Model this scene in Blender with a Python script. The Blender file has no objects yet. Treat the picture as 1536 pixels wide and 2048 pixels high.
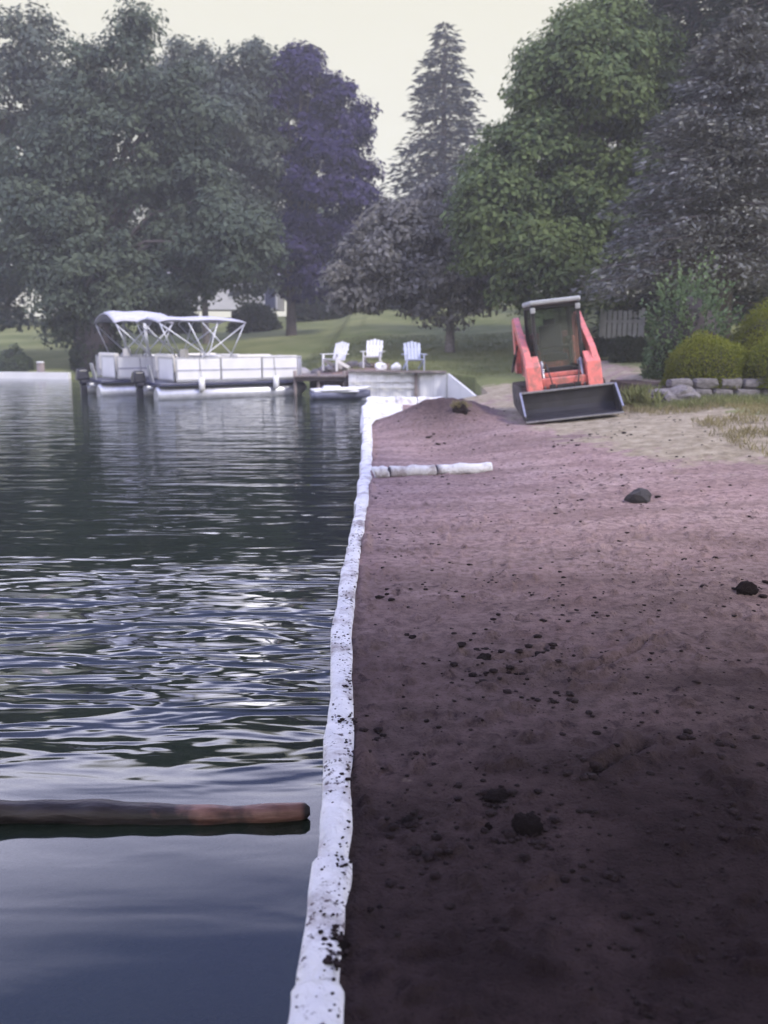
import bpy, math, random
import numpy as np
from mathutils import Vector, Matrix, Euler, Quaternion

# ------------------------------------------------------------------ camera
scene = bpy.context.scene
EYE = 1.6
PITCH = math.atan((1024 - 670) / 1774)
cam_d = bpy.data.cameras.new('camera')
cam_d.sensor_fit = 'VERTICAL'; cam_d.sensor_height = 24.0
cam_d.lens = 24.0 * 1774 / 2048
cam_d.clip_start = 0.05; cam_d.clip_end = 2000
cam_d.dof.use_dof = True; cam_d.dof.focus_distance = 4.5; cam_d.dof.aperture_fstop = 1.5
cam = bpy.data.objects.new('camera', cam_d)
cam.location = (0, 0, EYE)
cam.rotation_euler = (math.pi/2 - PITCH, 0, 0)
scene.collection.objects.link(cam)
scene.camera = cam

# ------------------------------------------------------------------ sky and sun
SUN_EL, SUN_AZ = math.radians(48), math.radians(125)      # high, behind the camera to the right
world = bpy.data.worlds.new('World'); scene.world = world; world.use_nodes = True
nt = world.node_tree; nt.nodes.clear()
def wn(t, **k):
    n = nt.nodes.new(t)
    for a, b in k.items(): setattr(n, a, b)
    return n
sky = wn('ShaderNodeTexSky', sky_type='NISHITA', sun_disc=False, sun_elevation=SUN_EL, sun_rotation=SUN_AZ,
         air_density=1.0, dust_density=3.0, ozone_density=2.5, altitude=200)
bg1 = wn('ShaderNodeBackground'); bg1.inputs[1].default_value = 0.11
nt.links.new(sky.outputs[0], bg1.inputs[0])
# thin bright cloud veil, thick and cream towards the horizon, thinner and bluer overhead
tc = wn('ShaderNodeTexCoord'); sx = wn('ShaderNodeSeparateXYZ'); nt.links.new(tc.outputs['Generated'], sx.inputs[0])
ramp = wn('ShaderNodeValToRGB')
e = ramp.color_ramp.elements
e[0].position = 0.0; e[0].color = (0.38, 0.36, 0.28, 1)
e[1].position = 1.0; e[1].color = (.27, .30, .66, 1)
k = e.new(0.355); k.color = (0.36, 0.34, 0.26, 1)
k = e.new(0.42); k.color = (2.25, 2.20, 2.60, 1)
k = e.new(0.49); k.color = (1.80, 1.78, 2.35, 1)
k = e.new(0.60); k.color = (0.28, 0.32, 0.74, 1)
nz = wn('ShaderNodeTexNoise'); nz.inputs['Scale'].default_value = 2.2; nz.inputs['Detail'].default_value = 4
nt.links.new(tc.outputs['Generated'], nz.inputs['Vector'])
ad = wn('ShaderNodeMath', operation='MULTIPLY_ADD'); ad.inputs[1].default_value = 0.07; ad.inputs[2].default_value = -0.035
nt.links.new(nz.outputs[0], ad.inputs[0])
ad2 = wn('ShaderNodeMath', operation='ADD'); nt.links.new(sx.outputs[2], ad2.inputs[0]); nt.links.new(ad.outputs[0], ad2.inputs[1])
nt.links.new(ad2.outputs[0], ramp.inputs[0])
bg2 = wn('ShaderNodeBackground'); bg2.inputs[1].default_value = 1.15
nt.links.new(ramp.outputs[0], bg2.inputs[0])
mx = wn('ShaderNodeMixShader'); mx.inputs[0].default_value = 0.88
nt.links.new(bg1.outputs[0], mx.inputs[1]); nt.links.new(bg2.outputs[0], mx.inputs[2])
wo = wn('ShaderNodeOutputWorld'); nt.links.new(mx.outputs[0], wo.inputs[0])

sd = bpy.data.lights.new('sun', 'SUN'); sd.energy = 1.5; sd.angle = math.radians(12); sd.color = (1.0, 0.93, 0.80)
sun = bpy.data.objects.new('sun', sd); scene.collection.objects.link(sun)
sdir = Vector((math.sin(SUN_AZ)*math.cos(SUN_EL), math.cos(SUN_AZ)*math.cos(SUN_EL), math.sin(SUN_EL)))
sun.rotation_euler = sdir.to_track_quat('Z', 'Y').to_euler()
vs = scene.view_settings
vs.view_transform = 'Standard'; vs.look = 'None'; vs.gamma = 1; vs.use_curve_mapping = False
vs.exposure = 1.18
scene.cycles.max_bounces = 6; scene.cycles.diffuse_bounces = 3; scene.cycles.glossy_bounces = 3
scene.cycles.transparent_max_bounces = 12; scene.cycles.volume_bounces = 1
scene.cycles.caustics_reflective = False; scene.cycles.caustics_refractive = False
scene.cycles.use_denoising = True

# ------------------------------------------------------------------ helpers
random.seed(4)
COL = scene.collection
CP, SP = math.cos(PITCH), math.sin(PITCH)
F = 1774.0
def ray(px, py):
    u, v = (px-768)/F, (1024-py)/F
    return Vector((u, CP + v*SP, -SP + v*CP))
def on_z(px, py, z=0.0):            # where the sight line meets a level
    d = ray(px, py); t = (z-EYE)/d.z
    return Vector((d.x*t, d.y*t, z))
def at_y(px, py, Y):                # point of the sight line at distance Y
    d = ray(px, py); t = Y/d.y
    return Vector((d.x*t, Y, EYE + d.z*t))

def tag(o, label=None, cat=None, group=None, kind=None):
    if label: o['label'] = label
    if cat: o['category'] = cat
    if group: o['group'] = group
    if kind: o['kind'] = kind
    return o
def empty(name, loc=(0,0,0), rot=(0,0,0)):
    o = bpy.data.objects.new(name, None); COL.objects.link(o)
    o.location = loc; o.rotation_euler = rot; o.empty_display_size = 0.2
    return o
def copy_tree(o, parent=None):
    kids = list(o.children)
    c = o.copy(); COL.objects.link(c)
    c.parent = parent
    for ch in kids: copy_tree(ch, c)
    return c

def hashn(ix, iy, iz, s):
    h = (ix.astype(np.int64)*374761393 + iy.astype(np.int64)*668265263 + iz.astype(np.int64)*2147483647 + s*1274126177) & 0xffffffff
    h = ((h ^ (h >> 13)) * 1274126177) & 0xffffffff
    h = (h ^ (h >> 16)) & 0xffffff
    return h / 0xffffff
def vnoise(x, y, s=0):
    x = np.asarray(x, float); y = np.asarray(y, float)
    ix = np.floor(x); iy = np.floor(y); fx = x-ix; fy = y-iy
    fx = fx*fx*(3-2*fx); fy = fy*fy*(3-2*fy)
    ix = ix.astype(np.int64); iy = iy.astype(np.int64); z = np.zeros_like(ix)
    a = hashn(ix, iy, z, s); b = hashn(ix+1, iy, z, s); c = hashn(ix, iy+1, z, s); d = hashn(ix+1, iy+1, z, s)
    return (a*(1-fx)+b*fx)*(1-fy) + (c*(1-fx)+d*fx)*fy
def fbm(x, y, s=0, o=4):
    r = 0; a = 1; t = 0
    for i in range(o):
        r = r + a*vnoise(np.asarray(x)*2**i + 17.3*i, np.asarray(y)*2**i - 9.1*i, s+i); t += a; a *= .5
    return r/t
def smooth(a, b, x):
    t = np.clip((np.asarray(x, float)-a)/(b-a), 0, 1); return t*t*(3-2*t)

def raw_mesh(name, V, Fq, mat, parent=None, smooth_sh=False, k=4):
    me = bpy.data.meshes.new(name)
    V = np.asarray(V, dtype=np.float32); Fq = np.asarray(Fq, dtype=np.int32)
    me.vertices.add(len(V)); me.vertices.foreach_set('co', V.ravel())
    me.loops.add(Fq.size); me.loops.foreach_set('vertex_index', Fq.ravel())
    me.polygons.add(len(Fq)); me.polygons.foreach_set('loop_start', np.arange(0, Fq.size, k, dtype=np.int32))
    me.update(calc_edges=True)
    if smooth_sh: me.polygons.foreach_set('use_smooth', np.ones(len(Fq), dtype=bool))
    me.materials.append(mat)
    o = bpy.data.objects.new(name, me); COL.objects.link(o); o.parent = parent
    return o

class MB:
    def __init__(s): s.v = []; s.f = []; s.sm = []
    def add(s, vs, fs, sm=False):
        b = len(s.v); s.v += [tuple(v) for v in vs]; s.f += [tuple(b+i for i in f) for f in fs]; s.sm += [sm]*len(fs); return s
    def box(s, c, d, rot=None, taper=1.0):
        c = Vector(c); hx, hy, hz = d[0]/2, d[1]/2, d[2]/2
        R = Euler(rot).to_matrix() if rot else Matrix.Identity(3)
        vs = []
        for z, t in ((-hz, 1), (hz, taper)):
            for x, y in ((-hx,-hy),(hx,-hy),(hx,hy),(-hx,hy)): vs.append(c + R @ Vector((x*t, y*t, z)))
        return s.add(vs, [(3,2,1,0),(4,5,6,7),(0,1,5,4),(1,2,6,5),(2,3,7,6),(3,0,4,7)])
    def bar(s, p, q, w, h, up=(0,0,1)):
        p, q = Vector(p), Vector(q); d = (q-p).normalized(); u = Vector(up)
        if abs(d.dot(u)) > .98: u = Vector((0,1,0))
        r = d.cross(u).normalized(); u = r.cross(d)
        vs = [m + r*(w/2*a) + u*(h/2*b) for m in (p, q) for a, b in ((-1,-1),(1,-1),(1,1),(-1,1))]
        return s.add(vs, [(3,2,1,0),(4,5,6,7),(0,1,5,4),(1,2,6,5),(2,3,7,6),(3,0,4,7)])
    def tube(s, pts, r, n=8, cap=True):
        pts = [Vector(p) for p in pts]; rs = r if isinstance(r, (list, tuple)) else [r]*len(pts)
        vs = []; fs = []; prev = None
        for i, p in enumerate(pts):
            d = (pts[min(i+1, len(pts)-1)] - pts[max(i-1, 0)]).normalized()
            if prev is None:
                a = Vector((0,0,1)) if abs(d.z) < .9 else Vector((1,0,0)); u = d.cross(a).normalized()
            else: u = (prev - d*prev.dot(d)).normalized()
            prev = u; w = d.cross(u)
            for k in range(n):
                t = 2*math.pi*k/n; vs.append(p + (u*math.cos(t) + w*math.sin(t))*rs[i])
        for i in range(len(pts)-1):
            for k in range(n): fs.append((i*n+k, i*n+(k+1)%n, (i+1)*n+(k+1)%n, (i+1)*n+k))
        s.add(vs, fs, True)
        if cap:
            b = len(s.v) - len(vs)
            s.f += [tuple(b+k for k in range(n))[::-1], tuple(b+(len(pts)-1)*n+k for k in range(n))]; s.sm += [False, False]
        return s
    def prism(s, prof, y0, y1, axis='y'):     # prof: (a, z) outline, extruded along x or y
        n = len(prof)
        if axis == 'x': vs = [(y0, a, z) for a, z in prof] + [(y1, a, z) for a, z in prof]
        else: vs = [(a, y0, z) for a, z in prof] + [(a, y1, z) for a, z in prof]
        fs = [(i, (i+1) % n, n+(i+1) % n, n+i) for i in range(n)] + [tuple(range(n))[::-1], tuple(range(n, 2*n))]
        return s.add(vs, fs)
    def build(s, name, mat, parent=None, bevel=0, seg=2):
        me = bpy.data.meshes.new(name); me.from_pydata(s.v, [], s.f); me.update()
        me.polygons.foreach_set('use_smooth', s.sm)
        me.materials.append(mat)
        o = bpy.data.objects.new(name, me); COL.objects.link(o); o.parent = parent
        if bevel:
            m = o.modifiers.new('bevel', 'BEVEL'); m.width = bevel; m.segments = seg; m.limit_method = 'ANGLE'
        return o

def newmat(name):
    m = bpy.data.materials.new(name); m.use_nodes = True; t = m.node_tree; t.nodes.clear()
    out = t.nodes.new('ShaderNodeOutputMaterial')
    return m, t, out
def nd(t, typ, ins=None, **k):
    n = t.nodes.new(typ)
    for a, b in k.items(): setattr(n, a, b)
    for a, b in (ins or {}).items():
        if isinstance(b, bpy.types.NodeSocket): t.links.new(b, n.inputs[a])
        else: n.inputs[a].default_value = b
    return n
def c4(c): return (c[0], c[1], c[2], 1)
def mix(t, f, a, b):
    n = nd(t, 'ShaderNodeMix', data_type='RGBA')
    for s, v in ((0, f), (6, a), (7, b)):
        if isinstance(v, bpy.types.NodeSocket): t.links.new(v, n.inputs[s])
        else: n.inputs[s].default_value = v if s == 0 else c4(v)
    return n.outputs[2]
def mapr(t, v, a, b, c=0, d=1):
    return nd(t, 'ShaderNodeMapRange', {0: v, 1: a, 2: b, 3: c, 4: d}).outputs[0]
def noise(t, scale, detail=3, rough=.5, vec=None, coord='Object', dist=0):
    if vec is None: vec = nd(t, 'ShaderNodeTexCoord').outputs[coord]
    return nd(t, 'ShaderNodeTexNoise', {'Vector': vec, 'Scale': scale, 'Detail': detail, 'Roughness': rough, 'Distortion': dist}).outputs[0]

def surf(name, col, rough=.6, metal=0, var=.25, scale=6, dirt=None, dirt_amt=.35, dirt_scale=4, bump=.1, bscale=60, spec=.5):
    m, t, out = newmat(name)
    n1 = noise(t, scale, 4)
    dk = [c*(1-var) for c in col]; lt = [min(1, c*(1+var*.6)) for c in col]
    c = mix(t, mapr(t, n1, .3, .7), dk, lt)
    if dirt:
        n2 = noise(t, dirt_scale, 6, .65)
        c = mix(t, mapr(t, n2, 1-dirt_amt-.12, 1-dirt_amt+.12), c, dirt)
    n3 = noise(t, bscale, 3)
    b = nd(t, 'ShaderNodeBump', {'Strength': bump, 'Distance': .01, 'Height': n3})
    p = nd(t, 'ShaderNodeBsdfPrincipled', {'Base Color': c, 'Roughness': rough, 'Metallic': metal, 'Normal': b.outputs[0]})
    p.inputs['Specular IOR Level'].default_value = spec
    t.links.new(p.outputs[0], out.inputs[0])
    return m

def leafmat(name, cols, trans=.3, gloss=.12):
    m, t, out = newmat(name)
    g = nd(t, 'ShaderNodeNewGeometry')
    r = nd(t, 'ShaderNodeValToRGB', {0: g.outputs['Random Per Island']})
    el = r.color_ramp.elements
    n = len(cols)
    el[0].position = 0; el[0].color = c4(cols[0]); el[1].position = 1; el[1].color = c4(cols[-1])
    for i in range(1, n-1):
        q = el.new(i/(n-1)); q.color = c4(cols[i])
    lum = noise(t, .55, 2, vec=g.outputs['Position'])
    c = mix(t, mapr(t, lum, .35, .65), r.outputs[0], [sum(x)/n*k for x, k in zip(zip(*cols), (1.25, 1.2, 1.0))])
    mixn = t.nodes[-1]
    d = nd(t, 'ShaderNodeBsdfPrincipled', {'Base Color': c, 'Roughness': .55}); d.inputs['Specular IOR Level'].default_value = gloss
    tr = nd(t, 'ShaderNodeBsdfTranslucent', {'Color': c})
    mxs = nd(t, 'ShaderNodeMixShader', {0: trans, 1: d.outputs[0], 2: tr.outputs[0]})
    t.links.new(mxs.outputs[0], out.inputs[0])
    return m

M = {}
M['bark'] = surf('bark', (.10, .08, .075), .9, var=.5, scale=14, bump=.6, bscale=30)
M['greybark'] = surf('grey_bark', (.17, .15, .15), .9, var=.4, scale=14, bump=.5, bscale=30)
M['maple'] = leafmat('maple_leaves', [(.038,.056,.042), (.070,.096,.070), (.120,.150,.115)])
M['maple2'] = leafmat('ash_leaves', [(.040,.056,.050), (.073,.094,.082), (.125,.148,.130)])
M['purple'] = leafmat('purple_leaves', [(.016,.012,.052), (.030,.023,.086), (.052,.042,.125)], trans=.15)
M['silver'] = leafmat('silver_leaves', [(.09,.092,.092), (.15,.152,.155), (.27,.265,.275)])
M['green'] = leafmat('fresh_green_leaves', [(.045,.080,.034), (.095,.140,.056), (.170,.215,.092)])
M['spruce'] = leafmat('spruce_needles', [(.030,.040,.052), (.050,.060,.080), (.075,.085,.105)], trans=.1)
M['bluespruce'] = leafmat('blue_spruce_needles', [(.045,.055,.055), (.13,.14,.14), (.32,.32,.33)], trans=.1)
M['darkpine'] = leafmat('dark_needles', [(.012,.022,.018), (.022,.034,.026), (.040,.055,.042)], trans=.1)
M['box'] = leafmat('boxwood_leaves', [(.075,.10,.014), (.15,.175,.022), (.26,.27,.035)])
M['bush'] = leafmat('willow_leaves', [(.06,.10,.05), (.11,.17,.08), (.19,.26,.14)])
M['dark'] = leafmat('dark_shrub_leaves', [(.014,.022,.014), (.026,.036,.022), (.040,.052,.034)])
M['grass'] = leafmat('grass_blades', [(.10,.125,.05), (.16,.19,.08), (.26,.26,.15)], trans=.2)
M['dry'] = leafmat('dry_grass_blades', [(.14,.13,.07), (.22,.20,.12), (.30,.27,.18)], trans=.2)
M['orange'] = surf('orange_paint', (.80, .22, .19), .38, var=.12, scale=9, dirt=(.30,.17,.14), dirt_amt=.42, dirt_scale=7)
M['blackmetal'] = surf('black_steel', (.018, .018, .022), .5, var=.4, dirt=(.07,.055,.05), dirt_amt=.35, dirt_scale=7)
M['bucket'] = surf('bucket_steel', (.012, .011, .015), .6, metal=.0, var=.4, scale=5, dirt=(.035,.028,.032), dirt_amt=.36, dirt_scale=4)
M['wornsteel'] = surf('worn_steel', (.42, .42, .45), .35, metal=.7, var=.3, scale=20, dirt=(.20,.15,.13), dirt_amt=.3)
M['rubber'] = surf('rubber', (.03, .03, .032), .85, var=.3, dirt=(.14,.11,.11), dirt_amt=.5, dirt_scale=6)
M['cabgrey'] = surf('cab_roof_paint', (.42, .44, .45), .5, var=.15, dirt=(.25,.23,.2), dirt_amt=.3)
M['seat'] = surf('seat_vinyl', (.022, .022, .036), .5, var=.3)
M['white'] = surf('white_paint', (.83, .83, .84), .4, var=.05, scale=3, dirt=(.55,.55,.57), dirt_amt=.22, dirt_scale=2.5)
M['cream'] = surf('cream_vinyl', (.78, .75, .68), .5, var=.06)
M['alu'] = surf('aluminium', (.55, .56, .60), .4, metal=.6, var=.15)
M['navy'] = surf('navy_stripe', (.05, .055, .11), .35, var=.15)
M['canvas'] = surf('pale_canvas', (.50, .50, .58), .8, var=.12, bump=.3, bscale=20)
M['canvasdark'] = surf('dark_canvas', (.10, .09, .12), .8, var=.12)
M['motor'] = surf('motor_black', (.012, .012, .025), .3, var=.2)
M['wood'] = surf('weathered_wood', (.24, .20, .19), .85, var=.35, scale=4, bump=.5, bscale=25)
M['darkwood'] = surf('dark_timber', (.035, .026, .028), .85, var=.4, bump=.4)
M['chairwhite'] = surf('white_resin', (.78, .78, .80), .45, var=.05)
M['chairblue'] = surf('pale_blue_resin', (.48, .52, .66), .45, var=.06)
M['vinyl'] = surf('pale_sheet_wall', (.80, .80, .80), .6, var=.08, scale=1.5, dirt=(.60,.58,.60), dirt_amt=.26, dirt_scale=1.6, bump=.2)
M['roof'] = surf('pale_roof', (.40, .39, .42), .8, var=.2, scale=3, bump=.3)
M['siding'] = surf('white_siding', (.62, .61, .62), .6, var=.08, scale=2)
M['stone'] = surf('grey_stone', (.19, .175, .18), .85, var=.4, scale=7, dirt=(.09,.08,.08), dirt_amt=.35, dirt_scale=5, bump=.8, bscale=22)
M['lightstone'] = surf('pale_stone', (.38, .36, .37), .85, var=.3, scale=7, dirt=(.16,.14,.14), dirt_amt=.3, bump=.8, bscale=22)
M['rock'] = surf('dark_rock', (.055, .05, .056), .85, var=.4, scale=18, bump=1, bscale=50)
M['clod'] = surf('dark_soil_clod', (.026, .018, .020), 1.0, var=.5, scale=30, bump=1, bscale=90, spec=.1)

def glassmat(name, tint, a=.75):
    m, t, out = newmat(name)
    fr = nd(t, 'ShaderNodeFresnel', {0: 1.5})
    tr = nd(t, 'ShaderNodeBsdfTransparent', {0: c4(tint)})
    gl = nd(t, 'ShaderNodeBsdfGlossy', {'Color': (1,1,1,1), 'Roughness': .06})
    df = nd(t, 'ShaderNodeBsdfDiffuse', {0: (.07,.075,.07,1)})
    m1 = nd(t, 'ShaderNodeMixShader', {0: 1-a, 1: tr.outputs[0], 2: df.outputs[0]})
    m2 = nd(t, 'ShaderNodeMixShader', {0: fr.outputs[0], 1: m1.outputs[0], 2: gl.outputs[0]})
    t.links.new(m2.outputs[0], out.inputs[0]); return m
M['glass'] = glassmat('dusty_glass', (.8,.85,.8), .88)
m_, t_, o_ = newmat('window_glass')
p_ = nd(t_, 'ShaderNodeBsdfPrincipled', {'Base Color': (.04,.045,.055,1), 'Roughness': .1}); t_.links.new(p_.outputs[0], o_.inputs[0]); M['pane'] = m_

# white geotextile, muddy specks
def fabric(name, spots):
    m, t, out = newmat(name)
    tcn = nd(t, 'ShaderNodeTexCoord').outputs['Object']
    n1 = noise(t, 9, 3, vec=tcn); c = mix(t, mapr(t, n1, .3, .7), (.74,.75,.78), (.86,.86,.88))
    n2 = noise(t, 34, 5, .7, vec=tcn); n3 = noise(t, 3.1, 2, vec=tcn)
    s = nd(t, 'ShaderNodeMath', {0: n2, 1: mapr(t, n3, .3, .7, -.07, .07)}, operation='ADD').outputs[0]
    c = mix(t, mapr(t, s, spots, spots+.05), c, (.06,.045,.055))
    c = mix(t, mapr(t, noise(t, 4.3, 5, .65, vec=tcn), .50, .66, 0, .75), c, (.26,.21,.21))
    b = nd(t, 'ShaderNodeBump', {'Strength': .9, 'Distance': .022, 'Height': noise(t, 17, 5, .6, vec=tcn, dist=1.2)})
    p = nd(t, 'ShaderNodeBsdfPrincipled', {'Base Color': c, 'Roughness': .8, 'Normal': b.outputs[0]})
    t.links.new(p.outputs[0], out.inputs[0]); return m
M['fabric'] = fabric('white_geotextile', .59)
M['fabricclean'] = fabric('clean_geotextile', .74)

# ------------------------------------------------------------------ layout
WATER = -0.22
WX = np.array([-5, 0, 1.9, 2.6, 3.4, 4.5, 6.0, 8.0, 10.3, 13.5, 17, 20, 22, 40])
WXV = np.array([-.15, -.15, -.165, -.160, -.180, -.232, -.230, -.218, -.215, -.255, -.33, -.40, -.30, -.30])
def wall_x(y): return np.interp(y, WX, WXV)
SX = np.array([-150, -60, -30, -14, -10, -7, -4, -2.4, -2.1, -1.2, -1.1, 2.0, 2.7, 150])
SY = np.array([50, 46, 41, 38, 37.0, 34, 32, 31, 28.2, 28.2, 27.2, 27.0, 24.6, 23])
def shore_y(x): return np.interp(x, SX, SY)
def is_land(x, y):
    near = (x > wall_x(y)) & (y < 22.0)
    far = y > shore_y(x)
    right = (x > 2.55) & (y >= 22.0)
    return near | far | right
RUTS = [((1180,1560),(1235,1535),(1290,1500)), ((1090,1345),(1180,1345),(1240,1325),(1300,1290)), ((1290,1290),(1330,1275)),
        ((930,1312),(990,1330),(1060,1325),(1090,1305)), ((1000,1350),(1060,1352)), ((790,1185),(800,1190))]
RUTW = [[on_z(*p) for p in r] for r in RUTS]
def height(x, y, fine=True):
    x = np.asarray(x, float); y = np.asarray(y, float)
    # worked soil
    z = .10*np.clip(x-1.0, 0, 4.5)*smooth(5, 12, y) + .02*np.clip(x, 0, 3)*(1-smooth(5, 12, y))
    z = z - .10*smooth(11, 13, y)*(1-smooth(.6, 2.0, x))*(1-smooth(20, 21.5, y))
    z = z - .05*smooth(18, 21, y)*(1-smooth(1.0, 3.0, x))
    m = np.exp(-(((x-1.05)/.85)**2 + ((y-16.6)/1.4)**2)); z = z + .52*m*(.8+.4*fbm(x*3, y*2, 51, 3))
    m = np.exp(-(((x-.35)/.6)**2 + ((y-15.6)/1.2)**2)); z = z + .10*m
    m = np.exp(-(((x-1.9)/.7)**2 + ((y-13.6)/.5)**2)); z = z + .06*m
    z = z + .5*smooth(4.6, 6.0, x)*smooth(17.5, 19, y)*.6
    z = z + .28*smooth(20, 27, y)*smooth(1.5, 3, x)
    sy = shore_y(x)
    base = np.interp(x, [-60, -10, -3, -2.2, -1.1, 3, 10], [.02, .02, .15, .38, .45, .45, .8])
    far = base + .085*np.clip(y-np.maximum(sy, 27), 0, 34) + .4*smooth(60, 120, y)
    z = np.where(y > sy, np.where(x > 2.6, z*(1-smooth(24, 29, y)) + far*smooth(24, 29, y), far), z)
    if fine:
        soil = (1-smooth(21, 23, y))
        z = z + soil*((fbm(x*1.3, y*1.3, 3, 3)-.5)*.05 + (fbm(x*9, y*7, 7, 3)-.5)*.022)
        cl = fbm(x*16, y*13, 21, 2); z = z + soil*np.clip(cl-.61, 0, 1)*.115*(1-.6*smooth(6, 12, y))
        ex = x - wall_x(y)
        z = z + (y < 13)*np.exp(-((ex-.085)/.035)**2)*.16*np.clip(vnoise(y*2.6, y*0+2.2, 41)*.6+vnoise(y*9, y*0+7.7, 42)*.4-.50, 0, 1)
        for rut in RUTW:
            for a, b in zip(rut[:-1], rut[1:]):
                dx, dy = b.x-a.x, b.y-a.y; L = dx*dx+dy*dy
                tt = np.clip(((x-a.x)*dx+(y-a.y)*dy)/L, 0, 1)
                d = np.hypot(x-a.x-tt*dx, y-a.y-tt*dy)*(1+.6*(vnoise(x*22, y*22, 5)-.5))
                z = z - .026*np.exp(-(d/.022)**2) + .014*np.exp(-((d-.05)/.03)**2)
        z = z + (1-soil)*(fbm(x*.4, y*.4, 9, 3)-.5)*.15
    land = is_land(x, y)
    return np.where(land, z, np.minimum(-.75, WATER-.5))
def gz(x, y): return float(height(np.array([x]), np.array([y]), True)[0])
def gz0(x, y): return float(height(np.array([x]), np.array([y]), False)[0])

# ground: one sheet, dense near the lens
def spaced(segs):
    out = []
    for a, b, n in segs: out += list(np.linspace(a, b, n, endpoint=False))
    return np.array(out + [segs[-1][1]])
gx = spaced([(-160, -40, 8), (-40, -4, 40), (-4, -.45, 20), (-.45, 2.6, 215), (2.6, 5.2, 90), (5.2, 12, 50), (12, 40, 30), (40, 160, 8)])
ys = [-30., -12., -4., .0, .8]
y = 1.2
while y < 30: ys.append(y); y += max(.010, .0058*y)
while y < 90: ys.append(y); y += .6
ys += list(np.linspace(92, 260, 16)); gy = np.array(ys)
X, Y = np.meshgrid(gx, gy); Z = height(X, Y)
nxg, nyg = len(gx), len(gy)
idx = np.arange(nxg*nyg).reshape(nyg, nxg)
Fq = np.stack([idx[:-1,:-1], idx[:-1,1:], idx[1:,1:], idx[1:,:-1]], -1).reshape(-1, 4)
gm, t, out = newmat('ground_soil_and_grass')
pos = nd(t, 'ShaderNodeNewGeometry').outputs['Position']
at = nd(t, 'ShaderNodeAttribute', attribute_name='grass').outputs['Fac']
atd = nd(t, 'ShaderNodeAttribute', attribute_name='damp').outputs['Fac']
att = nd(t, 'ShaderNodeAttribute', attribute_name='tan').outputs['Fac']
n1 = noise(t, 1.4, 5, .6, vec=pos); n2 = noise(t, 16, 5, .65, vec=pos); n3 = noise(t, 75, 3, .6, vec=pos)
c = mix(t, mapr(t, n1, .3, .7), (.34,.235,.232), (.51,.385,.372))
st = noise(t, 1.0, 4, .6, vec=nd(t, 'ShaderNodeMapping', {'Vector': pos, 'Rotation': (0,0,.12), 'Scale': (.55, 2.4, 1)}).outputs[0])
c = mix(t, mapr(t, st, .42, .62, 0, .55), c, (.22,.155,.145))
c = mix(t, mapr(t, n2, .42, .62, 0, .7), c, (.18,.125,.118))
c = mix(t, mapr(t, noise(t, 8, 5, .7, vec=pos), .60, .68, 0, .8), c, (.085,.060,.070))
c = mix(t, mapr(t, n3, .58, .70, 0, .7), c, (.070,.050,.060))
shade_soilf = nd(t, 'ShaderNodeMath', {0: atd, 1: mapr(t, n1, .3, .7, -.10, .10)}, operation='ADD', use_clamp=True).outputs[0]
c = mix(t, mapr(t, shade_soilf, 0, 1, 0, .96), c, (.014,.009,.011))  # shade painted into the near soil colour; dark dug earth on the mound
tanc = mix(t, mapr(t, noise(t, 5, 5, .7, vec=pos), .35, .65), (.22,.185,.13), (.42,.365,.28))
tanf = nd(t, 'ShaderNodeMath', {0: att, 1: mapr(t, noise(t, 2.6, 5, .65, vec=pos), .25, .75, -.5, .5)}, operation='ADD').outputs[0]
c = mix(t, mapr(t, tanf, .35, .65), c, tanc)
gr = mix(t, mapr(t, noise(t, .35, 5, .6, vec=pos), .35, .65), (.12,.145,.055), (.22,.235,.11))
gr = mix(t, mapr(t, noise(t, 6, 5, .7, vec=pos), .45, .7, 0, .6), gr, (.19,.19,.10))
gf = nd(t, 'ShaderNodeMath', {0: at, 1: mapr(t, noise(t, 3.5, 4, .65, vec=pos), .25, .75, -.35, .35)}, operation='ADD').outputs[0]
c = mix(t, mapr(t, gf, .4, .6), c, gr)
hh = nd(t, 'ShaderNodeMath', {0: n3, 1: n2}, operation='ADD').outputs[0]
b = nd(t, 'ShaderNodeBump', {'Strength': .8, 'Distance': .02, 'Height': hh})
p = nd(t, 'ShaderNodeBsdfPrincipled', {'Base Color': c, 'Roughness': .95, 'Normal': b.outputs[0]}); p.inputs['Specular IOR Level'].default_value = .04
t.links.new(p.outputs[0], out.inputs[0])
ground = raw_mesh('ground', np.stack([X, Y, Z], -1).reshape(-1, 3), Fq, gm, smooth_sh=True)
tag(ground, kind='structure')
def vattr(name, arr):
    a = ground.data.attributes.new(name, 'FLOAT', 'POINT'); a.data.foreach_set('value', arr.ravel().astype(np.float32))
grassm = np.maximum(smooth(22.5, 25.5, Y + .25*X), (Y > shore_y(X)).astype(float))
grassm = np.maximum(grassm, .62*smooth(4.9, 5.6, X)*smooth(11.5, 13.5, Y))
pathm = np.exp(-((X-(4.9+.10*(Y-19)))/.8)**2)*smooth(17, 19, Y)*(1-smooth(25, 30, Y))
grassm = grassm*(1-.9*pathm)
grassm = np.where((Y > 26.5) & (Y < 30) & (X > -3) & (X < .2), grassm*.25, grassm)
vattr('grass', grassm)
tanm = smooth(2.6, 4.6, X + .18*(Y-8))*smooth(7.5, 11, Y)*(1-smooth(17.5, 20, Y)*.5)
tanm = np.maximum(tanm, .8*smooth(19.5, 21.5, Y)*(1-smooth(24, 26, Y))*smooth(1.2, 2.0, X)*(1-pathm))
vattr('tan', tanm)
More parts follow.
